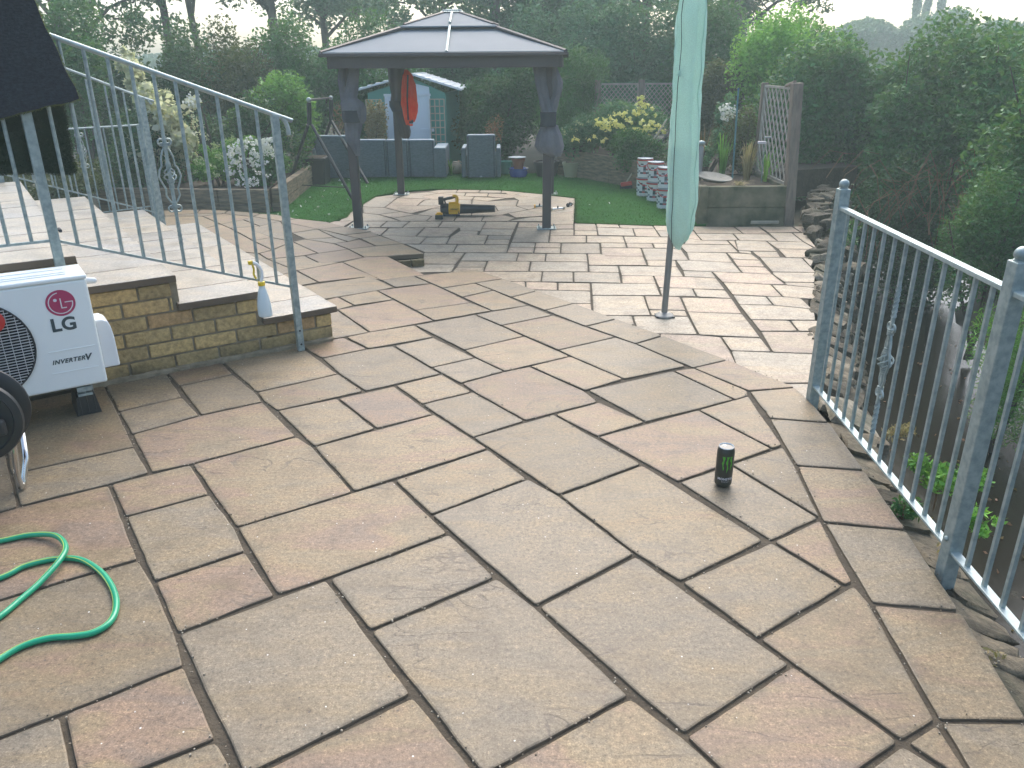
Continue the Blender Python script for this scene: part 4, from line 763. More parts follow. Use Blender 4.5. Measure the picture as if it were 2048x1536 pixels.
def spline(P, n=8):
    P = [Vector(p) for p in P]; out = []
    for i in range(len(P)-1):
        p0 = P[max(i-1, 0)]; p1 = P[i]; p2 = P[i+1]; p3 = P[min(i+2, len(P)-1)]
        for j in range(n):
            t = j/n; out.append(.5*((2*p1)+(p2-p0)*t+(2*p0-5*p1+4*p2-p3)*t*t+(3*p1-p0-3*p2+p3)*t**3))
    out.append(P[-1]); return out
hs = thing('garden_hose', 'bright green garden hose looped on the paving beside the reel', 'hose', (-1.4, 2.0, 0))
px = [(-260, 1170, .009), (-120, 1105, .009), (0, 1082, .009), (60, 1070, .011), (110, 1071, .022), (131, 1092, .027), (121, 1119, .027), (80, 1165, .014), (40, 1200, .009), (0, 1233, .009), (-60, 1270, .009), (-160, 1290, .009), (-200, 1250, .012), (-120, 1195, .012), (0, 1156, .009), (50, 1132, .009), (110, 1118, .009), (160, 1119, .009), (200, 1142, .009), (225, 1175, .009), (233, 1210, .009), (222, 1242, .009), (190, 1264, .009), (150, 1272, .009), (100, 1276, .009), (50, 1290, .009), (0, 1318, .009), (-120, 1400, .009), (-300, 1420, .009)]
hp = spline([at(*q) for q in px], 8)
f = MB(); f.tube(hp, .0092, 14); f.build('tube', M['hose'], hs, smooth=True, ang=70)
f = MB()
sp_ = []
for i, p in enumerate(hp):
    t = (hp[min(i+1, len(hp)-1)]-hp[max(i-1, 0)]).normalized(); s_ = t.cross(UZ).normalized(); tw = .9+.5*math.sin(i*.07); d_ = s_*math.cos(tw)+UZ*math.sin(tw)
    sp_.append(p+d_*.0082)
f.tube(sp_, .0020, 5); f.build('stripe', M['hose_s'], hs, smooth=True)

# ================================================================ RAILINGS
def basket(mb, p0, p1, r, n=4, turns=.75, wr=.0035):
    p0, p1 = Vector(p0), Vector(p1); d = p1-p0; e = d.normalized(); a = e.cross(Vector((0, 1, .1))).normalized(); b_ = e.cross(a)
    for i in range(n):
        P = []
        for j in range(13):
            t = j/12; an = 2*math.pi*(i/n+turns*t); rr = .004+r*math.sin(math.pi*t)
            P.append(p0+d*t+(a*math.cos(an)+b_*math.sin(an))*rr)
        mb.tube(P, wr, 6)
def collar(mb, p, e, r=.011, h=.012):
    p = Vector(p); e = Vector(e).normalized()
    for q in (-h, 0, h): mb.tube([p+e*(q-h*.45), p+e*(q+h*.45)], r, 10)
def curl(mb, p, side, up, r=.018, wr=.0045, turns=1.1):
    p = Vector(p); side = Vector(side).normalized(); up = Vector(up).normalized(); P = []
    for j in range(15):
        t = j/14; an = -math.pi/2+turns*2*math.pi*t; rr = r*(1-.55*t)
        P.append(p+side*(r*.9+rr*math.cos(an)*1.0)+up*(rr*math.sin(an)+r))
    P = [p]+P; mb.tube(P, wr, 6)
def ornament(parent, base, h0, h1, side, norm, w=.07, mt=None):
    """forged centre piece on a railing bar between heights h0 and h1; side = direction along the rail"""
    f = MB(); base = Vector(base); side = Vector(side).normalized(); H = h1-h0
    z = lambda t: base+UZ*(h0+H*t)
    for t in (0, .27, .58, .86): collar(f, z(t), UZ, .0125, .008)
    basket(f, z(.30), z(.56), .024)
    for s in (-1, 1):
        f.tube([z(0), z(.06)+side*s*w*.35, z(.14)+side*s*w*.62, z(.24)+side*s*w*.55, z(.30)+side*s*w*.72, z(.42)+side*s*w, z(.52)+side*s*w*.85, z(.58)+side*s*w*.6, z(.70)+side*s*w*.55, z(.80)+side*s*w*.3, z(.86)], .0045, 6)
        curl(f, z(.87), side*s, UZ, .017); curl(f, z(-.01), side*s, -UZ, .017)
    f.build('scroll_ornament', mt or M['galv'], parent, smooth=True, ang=60)
def twist(mb, p0, p1, r=.0075):
    p0, p1 = Vector(p0), Vector(p1); n = 24; vs = []; e = (p1-p0)
    for j in range(n+1):
        t = j/n; an = t*math.pi*3
        for q in range(4):
            a = an+math.pi/4+q*math.pi/2; vs.append(p0+e*t+Vector((math.cos(a)*r*1.3, math.sin(a)*r*1.3, 0)))
    mb.add(vs, [(j*4+q, j*4+(q+1) % 4, (j+1)*4+(q+1) % 4, (j+1)*4+q) for j in range(n) for q in range(4)])

# --- front stair railing, in front of the brick wall
RV = -.05; u0, z0, u1, z1 = -1.11, .757, -.026, .366; T0, T1 = 1.675, 1.262
fr = thing('stair_railing', 'galvanised stair railing sloping down in front of the brick wall, curled handrail end', 'railing', tuple(uv(-.5, RV)), 'galvanised stair railings')
def sqpost(parent, p, zb, zt, w=.044, rot=RB, ball=0., name='post', m_=None):
    f = MB(); f.box((p[0], p[1], (zb+zt)/2), (w, w, zt-zb), rot)
    o = f.build(name, m_ or M['galv'], parent, bevel=.003)
    if ball: 
        g_ = MB(); g_.ball((p[0], p[1], zt+ball*.92), ball, 10); g_.lathe((p[0], p[1], zt-.001), [(w*.42, 0), (w*.42, .005), (ball*.5, .008)], 16)
        g_.build('ball_finial', M['galv'], o, smooth=True)
    return o
sqpost(fr, uv(u0, RV), 0, T0-.01, .042); sqpost(fr, uv(u1, RV), 0, T1, .036)
for (zz, uu) in ((.12, u1), (.04, u1)):
    f = MB(); f.ball(uv(uu, RV-.018, zz), .006, 5); f.build('bolt', M['strap'], fr, smooth=True)
f = MB(); f.tube([uv(u0+.03, RV-.024, .80), uv(u0+.03, RV+.03, .80)], .008, 8); f.build('bolt', M['strap'], fr, smooth=True)
f = MB(); hp_ = [uv(u0, RV, T0), uv(u1, RV, T1), uv(u1+.03, RV, T1-.012), uv(u1+.052, RV, T1-.035), uv(u1+.062, RV, T1-.07), uv(u1+.064, RV, T1-.10)]
vs = []
for p in hp_: vs.append(p)
f.tube(spline(hp_, 5), .0115, 10); f.build('handrail', M['galvl'], fr, smooth=True, ang=60)
f = MB(); f.tube([uv(u0, RV, z0), uv(u1, RV, z1)], .0085, 4); f.build('bottom_rail', M['galv'], fr)
for i in range(1, 12):
    t = i/12; u = u0+(u1-u0)*t; zb = z0+(z1-z0)*t; zt = T0+(T1-T0)*t-.008
    f = MB(); f.tube([uv(u, RV, zb), uv(u, RV, zt)], .0085, 8)
    if i == 6: twist(f, uv(u, RV, zb+.10), uv(u, RV, zb+.22), .008)
    f.build('bar', M['galv'], fr, smooth=True)
t = .5; ornament(fr, uv(u0+(u1-u0)*t, RV), .865, 1.185, BD, AD, .05)
# level part to the left of the top post
f = MB(); f.tube([uv(u0, RV, .757), uv(-2.6, RV, .757)], .0085, 4); f.build('bottom_rail', M['galv'], fr)
f = MB(); f.tube([uv(u0, RV, T0), uv(-2.6, RV, T0)], .0115, 10); f.build('handrail', M['galvl'], fr, smooth=True)
for i in range(1, 14):
    f = MB(); u = u0-.0908*i; f.tube([uv(u, RV, .757), uv(u, RV, T0-.005)], .0085, 8); f.build('bar', M['galv'], fr, smooth=True)

# --- back stair railing along the far side of the steps
bv = 3.235
br = thing('stair_railing', 'galvanised railing along the far side of the steps, seen through the front one', 'railing', tuple(uv(-.5, bv)), 'galvanised stair railings')
def bz(u): return .322-(u+.094)*.384
def tz(u): return 1.262-(u+.05)*.386
sqpost(br, uv(-.045, bv), .16, tz(-.045), .045); sqpost(br, uv(-1.16, bv), .5, tz(-1.16)-.01, .045)
f = MB(); f.tube(spline([uv(-2.2, bv, tz(-1.16)), uv(-1.16, bv, tz(-1.16)), uv(-.045, bv, tz(-.045)), uv(0, bv, tz(-.045)-.02), uv(.03, bv, tz(-.045)-.06)], 5), .011, 8); f.build('handrail', M['galvl'], br, smooth=True)
f = MB(); f.tube([uv(-1.16, bv, bz(-1.16)), uv(-.06, bv, bz(-.06))], .008, 4); f.build('bottom_rail', M['galv'], br)
for i in range(1, 9):
    u = -.045-i*.128; f = MB(); f.tube([uv(u, bv, bz(u)), uv(u, bv, tz(u)-.006)], .0085, 6); f.build('bar', M['galv'], br, smooth=True)
ornament(br, uv(-.045-.128*4, bv), .76, 1.0, BD, AD, .03)
for i in range(1, 9):
    u = -1.16-i*.12; f = MB(); f.tube([uv(u, bv, .72), uv(u, bv, tz(-1.16)-.006)], .0085, 6); f.build('bar', M['galv'], br, smooth=True)
# --- level railing behind, over the drop beside the steps
A0 = at(306, 412, .12); A1 = Vector((A0.x-1.55, A0.y-.75, 0))
lr = thing('guard_railing', 'level galvanised guard railing behind the stair railings, dark shrubs below', 'railing', (A0.x, A0.y, 0), 'galvanised stair railings')
Bq0 = atY(275, 250, A0.y); Bq1 = atY(128, 257, A1.y); Bb1 = atY(205, 435, A1.y+.25)
zt_ = Bq0.z; A1 = Vector((Bq1.x, A1.y, 0))
f = MB(); f.tube([(A0.x, A0.y, zt_), (A1.x-.6, A1.y-.3, zt_)], .010, 8); f.build('handrail', M['galvl'], lr, smooth=True)
f = MB(); f.tube([(A0.x, A0.y, .12), (A1.x-.6, A1.y-.3, .12)], .008, 4); f.build('bottom_rail', M['galv'], lr)
for i in range(0, 17):
    p = Vector((A0.x, A0.y, 0)).lerp(Vector((A1.x-.6, A1.y-.3, 0)), i/16); f = MB(); f.tube([(p.x, p.y, .12), (p.x, p.y, zt_)], .008, 6); f.build('bar', M['galv'], lr, smooth=True)
sqpost(lr, (A0.x, A0.y), -.1, zt_+.01, .045)

# --- tall fence on the right, outside the edge of the paving
P1, P2, P3 = Vector((1.432, 3.45, 0)), Vector((1.372, 2.085, 0)), Vector((1.325, .74, 0))
rf = thing('railing_fence', 'tall galvanised fence with ball topped posts between the paving and the stream', 'fence', tuple(P1))
TZ = .985
sqpost(rf, P1, -.5, TZ, .046, rotz(.05), .021); sqpost(rf, P2, -.5, TZ+.005, .046, rotz(.04), .021); sqpost(rf, P3, -.5, TZ+.005, .046, rotz(.04), .021)
for (a, c) in ((P1, P2), (P2, P3)):
    d = c-a; ang = math.atan2(d.y, d.x); sid = Vector((.0, 0, 0))
    f = MB(); f.box(((a+c)/2)+UZ*.905, (d.length-.04, .030, .016), rotz(ang)); f.build('top_rail', M['galvl'], rf, bevel=.003)
    f = MB(); f.box(((a+c)/2)+UZ*.075, (d.length-.04, .030, .009), rotz(ang)); f.build('bottom_rail', M['galvl'], rf, bevel=.002)
    for i in range(1, 14):
        p = a.lerp(c, i/14); f = MB(); f.tube([p+UZ*.07, p+UZ*.90], .0082, 4)
        if i == 7: twist(f, p+UZ*.62, p+UZ*.74, .008); twist(f, p+UZ*.15, p+UZ*.28, .008)
        f.build('bar', M['galv'], rf)
    ornament(rf, a.lerp(c, .5), .335, .60, d, Vector((1, 0, 0)), .036)
    f = MB(); e = d.normalized(); f.ball(c+UZ*.115-Vector((.024, 0, 0)), .009, 6); f.build('bolt', M['galv'], rf, smooth=True)

# ================================================================ TURF MAT OVER THE RAILING
tm = thing('artificial_turf_mat', 'dark artificial turf offcut draped over the stair railing, black backing outwards', 'turf mat', tuple(uv(-1.5, RV, 1.6)))
def sheet(name, px, v, matl, th, bulge=.02, parent=tm, nx=16, ny=16):
    """cloth between four pixel corners (tl,tr,br,bl) hung in the plane v"""
    C = [onv(x, y, v) for x, y in px]; mb = MB(); vs = []
    for j in range(ny+1):
        for i in range(nx+1):
            a, c_ = i/nx, j/ny
            p = (C[0].lerp(C[1], a)).lerp(C[3].lerp(C[2], a), c_)
            q = bulge*math.sin(a*3.3+c_*1.2)*c_+mnoise.noise(p*5)*.012
            if c_ > .9: p = p+UZ*mnoise.noise(Vector((a*6, 3, 0)))*.010
            if a > .9: p = p+BD*mnoise.noise(Vector((c_*9, 7, 0)))*.008
            vs.append(p+AD*q)
    n0 = len(vs); vs += [p+AD*th for p in vs]
    k = nx+1; fs = []
    for j in range(ny):
        for i in range(nx):
            a = j*k+i; fs.append((a, a+k, a+k+1, a+1)); fs.append((n0+a, n0+a+1, n0+a+k+1, n0+a+k))
    bd = [i for i in range(k)]+[j*k+nx for j in range(1, ny+1)]+[ny*k+i for i in range(nx-1, -1, -1)]+[j*k for j in range(ny-1, 0, -1)]
    for a, c_ in zip(bd, bd[1:]+bd[:1]): fs.append((a, c_, n0+c_, n0+a))
    mb.add(vs, fs); o = mb.build(name, matl, parent, smooth=True); return vs[:n0], k, nx, ny
S1 = sheet('front_flap', [(-170, -330), (-30, -210), (157, 197), (-120, 268)], RV-.055, M['matback'], .010, .03)
S2 = sheet('back_flap', [(-200, -300), (110, 120), (150, 345), (-150, 350)], RV+.05, M['pile'], .012, .02)
S3 = sheet('fold', [(-200, -310), (-60, -260), (-30, -210), (-170, -320)], RV, M['matback'], .02, .0)
vs, k_, nx, ny = S1
edge = [vs[j*k_+nx] for j in range(ny+1)]+[vs[ny*k_+i] for i in range(nx, -1, -1)]
pts = []
for a, c_ in zip(edge, edge[1:]):
    for q in range(int((c_-a).length*1400)):
        pts.append(tuple(a.lerp(c_, rng.random())+AD*(.012+rng.random()*.012)+Vector((rng.uniform(-.006, .006), 0, rng.uniform(-.006, .006)))))
leaves('pile_fringe', pts, None, .020, M['fringe'], tm, aspect=.15)
vs, k_, nx, ny = S2
pts = []
for q in range(14000):
    a, c_ = rng.random(), rng.random()**.7; i = min(nx-1, int(a*nx)); j = min(ny-1, int(c_*ny)); fa, fc = a*nx-i, c_*ny-j
    p = vs[j*k_+i].lerp(vs[j*k_+i+1], fa).lerp(vs[(j+1)*k_+i].lerp(vs[(j+1)*k_+i+1], fa), fc); pts.append(tuple(p-AD*.006))
for i in range(nx):
    for q in range(60): pts.append(tuple(vs[ny*k_+i].lerp(vs[ny*k_+i+1], rng.random())+UZ*rng.uniform(-.008, .004)))
for j in range(ny):
    for q in range(60): pts.append(tuple(vs[j*k_+nx].lerp(vs[(j+1)*k_+nx], rng.random())+BD*rng.uniform(-.004, .008)))
leaves('pile', pts, None, .016, M['pile'], tm, aspect=.15)

# ================================================================ SPRAY BOTTLE hung on the bottom rail
bp = onv(522, 560, RV-.03); bp = Vector((bp.x, bp.y, 0)); zb = onv(524, 634, RV-.03).z; zt = onv(515, 572, RV-.03).z; Hh = zt-zb
sbt = thing('spray_bottle', 'milky trigger spray bottle with yellow trigger hooked on the stair railing', 'spray bottle', (bp.x, bp.y, zb))
f = MB(); f.lathe((bp.x, bp.y, zb), [(.001, .001), (.028, 0), (.036, .004), (.0385, .015), (.037, Hh*.35), (.030, Hh*.62), (.021, Hh*.86), (.0165, Hh*.94), (.0165, Hh)], 28, sq=.8); f.build('bottle', M['bottle'], sbt, smooth=True)
f = MB(); f.lathe((bp.x, bp.y, zt), [(.018, 0), (.019, .003), (.018, .020), (.012, .022)], 24); f.build('collar', M['yell2'], sbt, smooth=True)
q0 = Vector((bp.x, bp.y, zt+.02))
f = MB(); f.tube(spline([q0, q0+UZ*.03+BD*.008, q0+UZ*.065+BD*.006, q0+UZ*.095-BD*.012, q0+UZ*.108-BD*.034], 4), [.009]*4+[.008]*4+[.009]*4+[.010]*5, 10); f.build('spray_head', M['whitep'], sbt, smooth=True)
f = MB(); f.box(q0+UZ*.108-BD*.044, (.022, .020, .020), RB); f.build('nozzle', M['yell2'], sbt, bevel=.003)
f = MB(); f.tube(spline([q0+UZ*.095-BD*.035, q0+UZ*.07-BD*.030, q0+UZ*.045-BD*.034, q0+UZ*.02-BD*.024], 4), .0055, 8); f.build('trigger', M['yell2'], sbt, smooth=True)

# ================================================================ DRINK CAN
cc = at(1449, 977); cc = Vector((cc.x, cc.y+.03, 0)); CHh = .163; Rr_ = .0325
can = thing('drink_can', 'tall black energy drink can with green claw marks standing on the paving', 'can', tuple(cc))
f = MB(); f.lathe((cc.x, cc.y, 0), [(.020, .004), (.024, .001), (.026, .002), (.0315, .011), (Rr_, .016), (Rr_, CHh-.018), (.0315, CHh-.012), (.0275, CHh-.003), (.0275, CHh-.002)], 40)
f.build('body', M['canblk'], can, smooth=True, ang=60)
f = MB(); f.lathe((cc.x, cc.y, 0), [(.0272, CHh-.003), (.0285, CHh), (.0275, CHh+.0015), (.0262, CHh), (.0255, CHh-.005), (.0001, CHh-.0045)], 36); lid = f.build('lid', M['alu'], can, smooth=True, ang=50)
f = MB(); e_ = [Vector((cc.x+.001+.0175*math.cos(a), cc.y-.004+.0090*math.sin(a), CHh-.0038)) for a in np.linspace(0, 2*math.pi, 25)[:-1]]
e_ = [cc+rotz(-.6) @ (p-cc) for p in e_]; f.extr(e_, (0, 0, .0006)); f.build('mouth_opening', M['dark'], lid)
f = MB(); f.lathe((cc.x-.004, cc.y+.013, CHh-.0035), [(.006, 0), (.007, .001), (.006, .002), (.003, .002)], 16); f.build('ring_pull', M['alu'], lid, smooth=True)
va = math.atan2(-cc.y, -cc.x)          # direction towards the camera
def cyl(x, z, d=.0004): a = va+.30+x/Rr_; return Vector((cc.x+(Rr_+d)*math.cos(a), cc.y+(Rr_+d)*math.sin(a), z))
f = MB()
for (x0, w, top, L, ph) in ((-.0145, .0072, .133, .058, 0), (.0005, .0070, .133, .066, 1.6), (.0150, .0074, .133, .056, 3.1)):
    n = 16; vs = []
    for j in range(n+1):
        t = j/n; wd = w*(1-t)**.55*(1+.35*math.sin(t*17+ph))*.5+.0002; xc = x0+.0016*math.sin(t*9+ph)
        if t < .06: wd *= 1.35
        for s in (-1, 0, 1): vs.append(cyl(xc+s*wd, top-L*t))
    f.add(vs, [(j*3+q, j*3+q+1, (j+1)*3+q+1, (j+1)*3+q) for j in range(n) for q in range(2)])
f.build('claw_mark', M['cangreen'], can)
def cantext(txt, zc, size, sp_=1.05, bold=0):
    t = MB(); x0, x1 = text_mesh(t, txt, (0, 0, 0), (1, 0, 0), (0, 1, 0), size, 0, spacing=sp_, bold=bold); xm = (x0+x1)/2
    t.v = [tuple(cyl(v[0]-xm, zc+v[1], .0005)) for v in t.v]; return t
t = cantext('MONSTER', .036, .0125, 1.12, .0004); t.build('lettering', M['print_w'], can)
t = cantext('ENERGY', .027, .0060, 1.5); t.build('lettering', M['print_w'], can)

# ================================================================ PARASOL
pb = at(1328, 633, -.1); pt = Vector((pb.x+.03, pb.y, 2.4))
pa = thing('closed_parasol', 'closed garden parasol in a sage green zip cover on a grey pole', 'parasol', tuple(pb))
def pol(z): t = (z+.1)/2.5; return Vector((pb.x+.045*t, pb.y, z))
f = MB(); f.tube([pol(-.1), pol(1.0)], .021, 20); f.build('pole', M['polegrey'], pa, smooth=True)
f = MB(); f.lathe(tuple(pb), [(.062, 0), (.062, .012), (.055, .018), (.045, .020), (.036, .030), (.024, .032)], 28)
f.build('ground_socket', M['polegrey'], pa, smooth=True)
f = MB(); f.box(pb+Vector((.004, .0, .006)), (.125, .085, .010)); f.build('socket_plate', M['black'], pa, bevel=.003)
rows = [(488, 1337, 1365), (478, 1334, 1376), (462, 1333, 1384), (440, 1332, 1388), (400, 1333, 1391), (300, 1336, 1396), (200, 1341, 1401), (160, 1343, 1402), (90, 1348, 1407), (30, 1351, 1410), (10, 1356, 1411), (-20, 1362, 1410), (-60, 1367, 1409), (-90, 1376, 1402)]
nA = 44; vs = []
def foldf(a, t):
    base = .14*math.sin(3*a+.6+t*.5)+.08*math.sin(5*a+2+t*2.2)+.035*math.sin(9*a+3*t)
    return base
for q, (y, xl, xr) in enumerate(rows):
    L, R_v = atY(xl, y, pb.y), atY(xr, y, pb.y); c0 = (L+R_v)/2; hw = (R_v-L).length/2; t = q/len(rows)
    for j in range(nA):
        a = 2*math.pi*j/nA; rr = hw*(1+foldf(a, t))/1.08
        p = Vector((c0.x+rr*math.cos(a), c0.y+rr*math.sin(a)*.85, c0.z))
        if q < 3: p.z += .03*math.sin(a*2+1)*(3-q)/3
        vs.append(p+Vector((mnoise.noise(p*9), mnoise.noise(p*9+Vector((5, 0, 0))), 0))*.006)
f = MB(); K = len(rows)
# densify vertically for soft creases
V2 = []; SUB = 5
for q in range(K-1):
    for s in range(SUB):
        t = s/SUB
        for j in range(nA):
            p = vs[q*nA+j].lerp(vs[(q+1)*nA+j], t); cr = mnoise.noise(Vector((j*.22+p.z*2, p.z*6, 1.5)))*.016+abs(mnoise.noise(Vector((j*.5-p.z*5, p.z*11, 4.5))))*.008
            c0 = Vector((pol(p.z).x, pb.y, p.z)); V2.append(p+(p-c0).normalized()*cr)
V2 += vs[-nA:]; KK = (K-1)*SUB+1
f.add(V2, [(i*nA+j, i*nA+(j+1) % nA, (i+1)*nA+(j+1) % nA, (i+1)*nA+j) for i in range(KK-1) for j in range(nA)]+[tuple(range((KK-1)*nA, KK*nA))])
cov = f.build('cover', M['cover'], pa, smooth=True, ang=80)
f = MB(); ji = int(nA*.62)
f.tube([V2[i*nA+ji]+Vector((-.001, -.003, 0)) for i in range(0, KK-6)], .0022, 5); f.build('zip', M['strap'], cov)
f = MB()
for jj in (int(nA*.53), int(nA*.95)): f.tube([V2[i*nA+jj]+Vector((0, -.002, 0)) for i in range(2, KK-3)], .0035, 6)
f.build('seam', M['cover_l'], cov, smooth=True)
f = MB(); p = V2[(7*SUB+1)*nA+ji]; f.box(p+Vector((.012, -.012, -.005)), (.045, .012, .035), Matrix.Rotation(.5, 3, 'Y')); f.build('zip_flap', M['cover'], cov, bevel=.004)
f = MB(); q = atY(1367, 484, pb.y); f.ball(q, .014, 8); f.tube([q, q+Vector((-.03, 0, .01))], .009, 8); f.build('crank_knob', M['polegrey'], pa, smooth=True)
# ================================================================ GAZEBO
GZ = -.1
gz = thing('gazebo', 'square garden gazebo with hipped grey panel roof and tied back curtains over the round paving', 'gazebo', (-.53, 9.4, GZ))
PF = {'fl': Vector((-1.597, 8.29, GZ)), 'fr': Vector((.371, 8.22, GZ)), 'bl': Vector((-1.447, 10.617, GZ)), 'br': Vector((.52, 10.547, GZ))}
ez = 1.575
for p in PF.values():
    f = MB(); f.box((p.x, p.y, (GZ+ez-.06)/2), (.088, .088, ez-.06-GZ)); po = f.build('post', M['gaz'], gz, bevel=.006)
    f = MB(); f.box((p.x, p.y, GZ+.008), (.20, .17, .010))
    for a in (-.08, .08):
        for b_ in (-.065, .065): f.lathe((p.x+a, p.y+b_, GZ+.012), [(.008, 0), (.008, .022), (.004, .026)], 8)
    f.build('base_plate', M['galv'], po, bevel=.002)
E1, E2 = atY(641, 108, 7.97), atY(1132, 104, 7.90); ez = (E1.z+E2.z)/2; E1.z = E2.z = ez; E3, E4 = Vector((E2.x+.20, 10.85, ez)), Vector((E1.x+.20, 10.93, ez))
def beam(mb, a, c, w, h, dz=0):
    d = c-a; mb.box((a+c)/2+UZ*dz, (d.length, w, h), rotz(math.atan2(d.y, d.x)))
f = MB()
ins = [p.lerp((E1+E3)/2, .05) for p in (E1, E2, E3, E4)]
for i in range(4): beam(f, ins[i], ins[(i+1) % 4], .05, .115, -.072-.001*i)
f.build('frame_beam', M['gaz'], gz, bevel=.004)
f = MB()
for i in range(4): beam(f, (E1, E2, E3, E4)[i], (E2, E3, E4, E1)[i], .05, .03, -.012-.001*i)
f.build('gutter', M['gaz'], gz, bevel=.004)
AP = atY(905, 26, 9.42); q4 = [E1, E2, E3, E4]
mid = [p.lerp(AP, .60) for p in q4]; top = [p.lerp(AP, .95)+UZ*.0 for p in q4]
lift = UZ*.028
for i in range(4):
    a, c = q4[i], q4[(i+1) % 4]; ma, mc = mid[i], mid[(i+1) % 4]; ta, tc = top[i], top[(i+1) % 4]
    f = MB(); n_ = (c-a).cross(ma-a).normalized()*.012
    f.extr([a, c, mc-lift, ma-lift], n_); f.extr([ma.lerp(a, .06)+lift*.6, mc.lerp(c, .06)+lift*.6, tc+lift*.6, ta+lift*.6], n_)
    f.build('roof_panel', M['poly'], gz)
    f = MB(); f.tube([a+lift*.3, ma+lift*.3], .020, 6); f.tube([ma+lift, ta+lift], .018, 6); f.build('hip_cap', M['gaz'], gz)
    f = MB(); beam(f, ma-lift*.2, mc-lift*.2, .02, .030); f.build('vent_gap', M['gaz'], gz)
    f = MB(); e0 = a.lerp(c, .515); e1 = ma.lerp(mc, .51); e2 = ta.lerp(tc, .5); f.tube([e0+UZ*.012, e1+UZ*.02], .014, 6); f.tube([e1+UZ*.045, e2+UZ*.035], .014, 6); f.build('rafter_cap', M['galv'] if i == 0 else M['gaz'], gz)
f = MB(); f.box(AP+UZ*.02, (.26, .26, .03), taper=.5); f.box(AP+UZ*.0, (.2, .2, .06)); f.build('roof_cap', M['galv'], gz, bevel=.004)

def cloth(name, rows, Y, matl, parent, ff, sq=.6, nA=36, SUB=5, crease=.006, yoff=0):
    vs = []; K = len(rows)
    for q, (y, xl, xr) in enumerate(rows):
        L, Rv = atY(xl, y, Y), atY(xr, y, Y); c0 = (L+Rv)/2+Vector((0, yoff, 0)); hw = (Rv-L).length/2; t = q/K
        for j in range(nA):
            a = 2*math.pi*j/nA; rr = hw*(1+ff(a, t)); vs.append(Vector((c0.x+rr*math.cos(a), c0.y+rr*math.sin(a)*sq, c0.z)))
    V2 = []
    for q in range(K-1):
        for s in range(SUB):
            t = s/SUB; t2 = t*t*(3-2*t)
            for j in range(nA):
                p = vs[q*nA+j].lerp(vs[(q+1)*nA+j], t2*.5+t*.5); d = mnoise.noise(Vector((j*.35, p.z*14, Y)))*crease
                a = 2*math.pi*j/nA; V2.append(p+Vector((math.cos(a), math.sin(a), 0))*d)
    V2 += vs[-nA:]; KK = (K-1)*SUB+1; f = MB()
    f.add(V2, [(i*nA+j, (i+1)*nA+j, (i+1)*nA+(j+1) % nA, i*nA+(j+1) % nA) for i in range(KK-1) for j in range(nA)]+[tuple(range(nA)), tuple(range((KK-1)*nA, KK*nA))[::-1]])
    return f.build(name, matl, parent, smooth=True, ang=80)
ff1 = lambda a, t: .16*math.sin(5*a+t*2)+.10*math.sin(8*a+1)
ff2 = lambda a, t: .12*math.sin(4*a+1+t*3)+.12*math.sin(7*a)
fy = PF['fl'].y
cloth('curtain', [(134, 697, 717), (170, 693, 715), (196, 684, 712), (206, 680, 722), (214, 682, 727), (226, 684, 728), (240, 688, 727), (248, 690, 724)], fy-.05, M['curtain'], gz, ff1)
cloth('curtain', [(134, 677, 690), (160, 675, 688), (190, 680, 690), (204, 682, 692)], fy-.05, M['curtain'], gz, ff1)
cloth('curtain', [(246, 690, 722), (262, 692, 720), (280, 694, 718), (300, 706, 720), (312, 712, 720)], fy-.06, M['curtain'], gz, ff2)
cloth('tie_band', [(221, 683, 716), (232, 684, 717), (245, 686, 720)], fy-.085, M['strap'], gz, lambda a, t: 0, .7)
fy = PF['fr'].y
cloth('curtain', [(132, 1066, 1090), (170, 1071, 1092), (200, 1078, 1098), (226, 1082, 1110)], fy-.06, M['curtain'], gz, ff1)
cloth('curtain', [(130, 1106, 1112), (165, 1106, 1125), (185, 1107, 1122), (226, 1092, 1112)], fy-.05, M['curtain'], gz, ff2)
cloth('curtain', [(250, 1084, 1112), (270, 1078, 1120), (292, 1074, 1125), (305, 1082, 1124), (313, 1100, 1122)], fy-.04, M['curtain'], gz, ff2)
cloth('tie_band', [(224, 1080, 1113), (238, 1081, 1112), (253, 1080, 1112)], fy-.07, M['strap'], gz, lambda a, t: 0, .7)
fy = PF['bl'].y
cloth('curtain', [(134, 776, 808), (160, 777, 809), (190, 782, 806), (204, 780, 806)], fy-.08, M['gaz'], gz, ff1)
cloth('curtain', [(222, 786, 806), (245, 792, 816), (262, 799, 820), (272, 801, 820), (277, 806, 818)], fy-.08, M['gaz'], gz, ff2)
cloth('tie_band', [(202, 778, 804), (212, 779, 804), (223, 784, 805)], fy-.10, M['strap'], gz, lambda a, t: 0, .7)

# hi-vis jacket hung on the back post
jk = thing('hi_vis_jacket', 'bright orange hi-vis work jacket hanging from the gazebo frame', 'jacket', tuple(atY(815, 140, 10.3)))
cloth('jacket_body', [(139, 810, 814), (144, 808, 819), (152, 806, 824), (168, 806, 829), (186, 806, 832), (205, 806, 834), (222, 807, 834), (236, 809, 831), (244, 811, 828)], 10.28, M['orange'], jk, lambda a, t: .10*math.sin(4*a+.5)+.06*math.sin(9*a), .55, crease=.012)
cloth('sleeve', [(150, 806, 813), (175, 803, 811), (205, 802, 811), (228, 806, 815), (250, 812, 819)], 10.2, M['orange'], jk, lambda a, t: .1*math.sin(4*a), .6, crease=.008)
cloth('reflective_band', [(150, 814, 817), (200, 813, 816), (240, 815, 818)], 10.12, M['strap'], jk, lambda a, t: 0, .3)
cloth('cuff', [(240, 816, 827), (247, 816, 826)], 10.27, M['strap'], jk, lambda a, t: 0, .7)
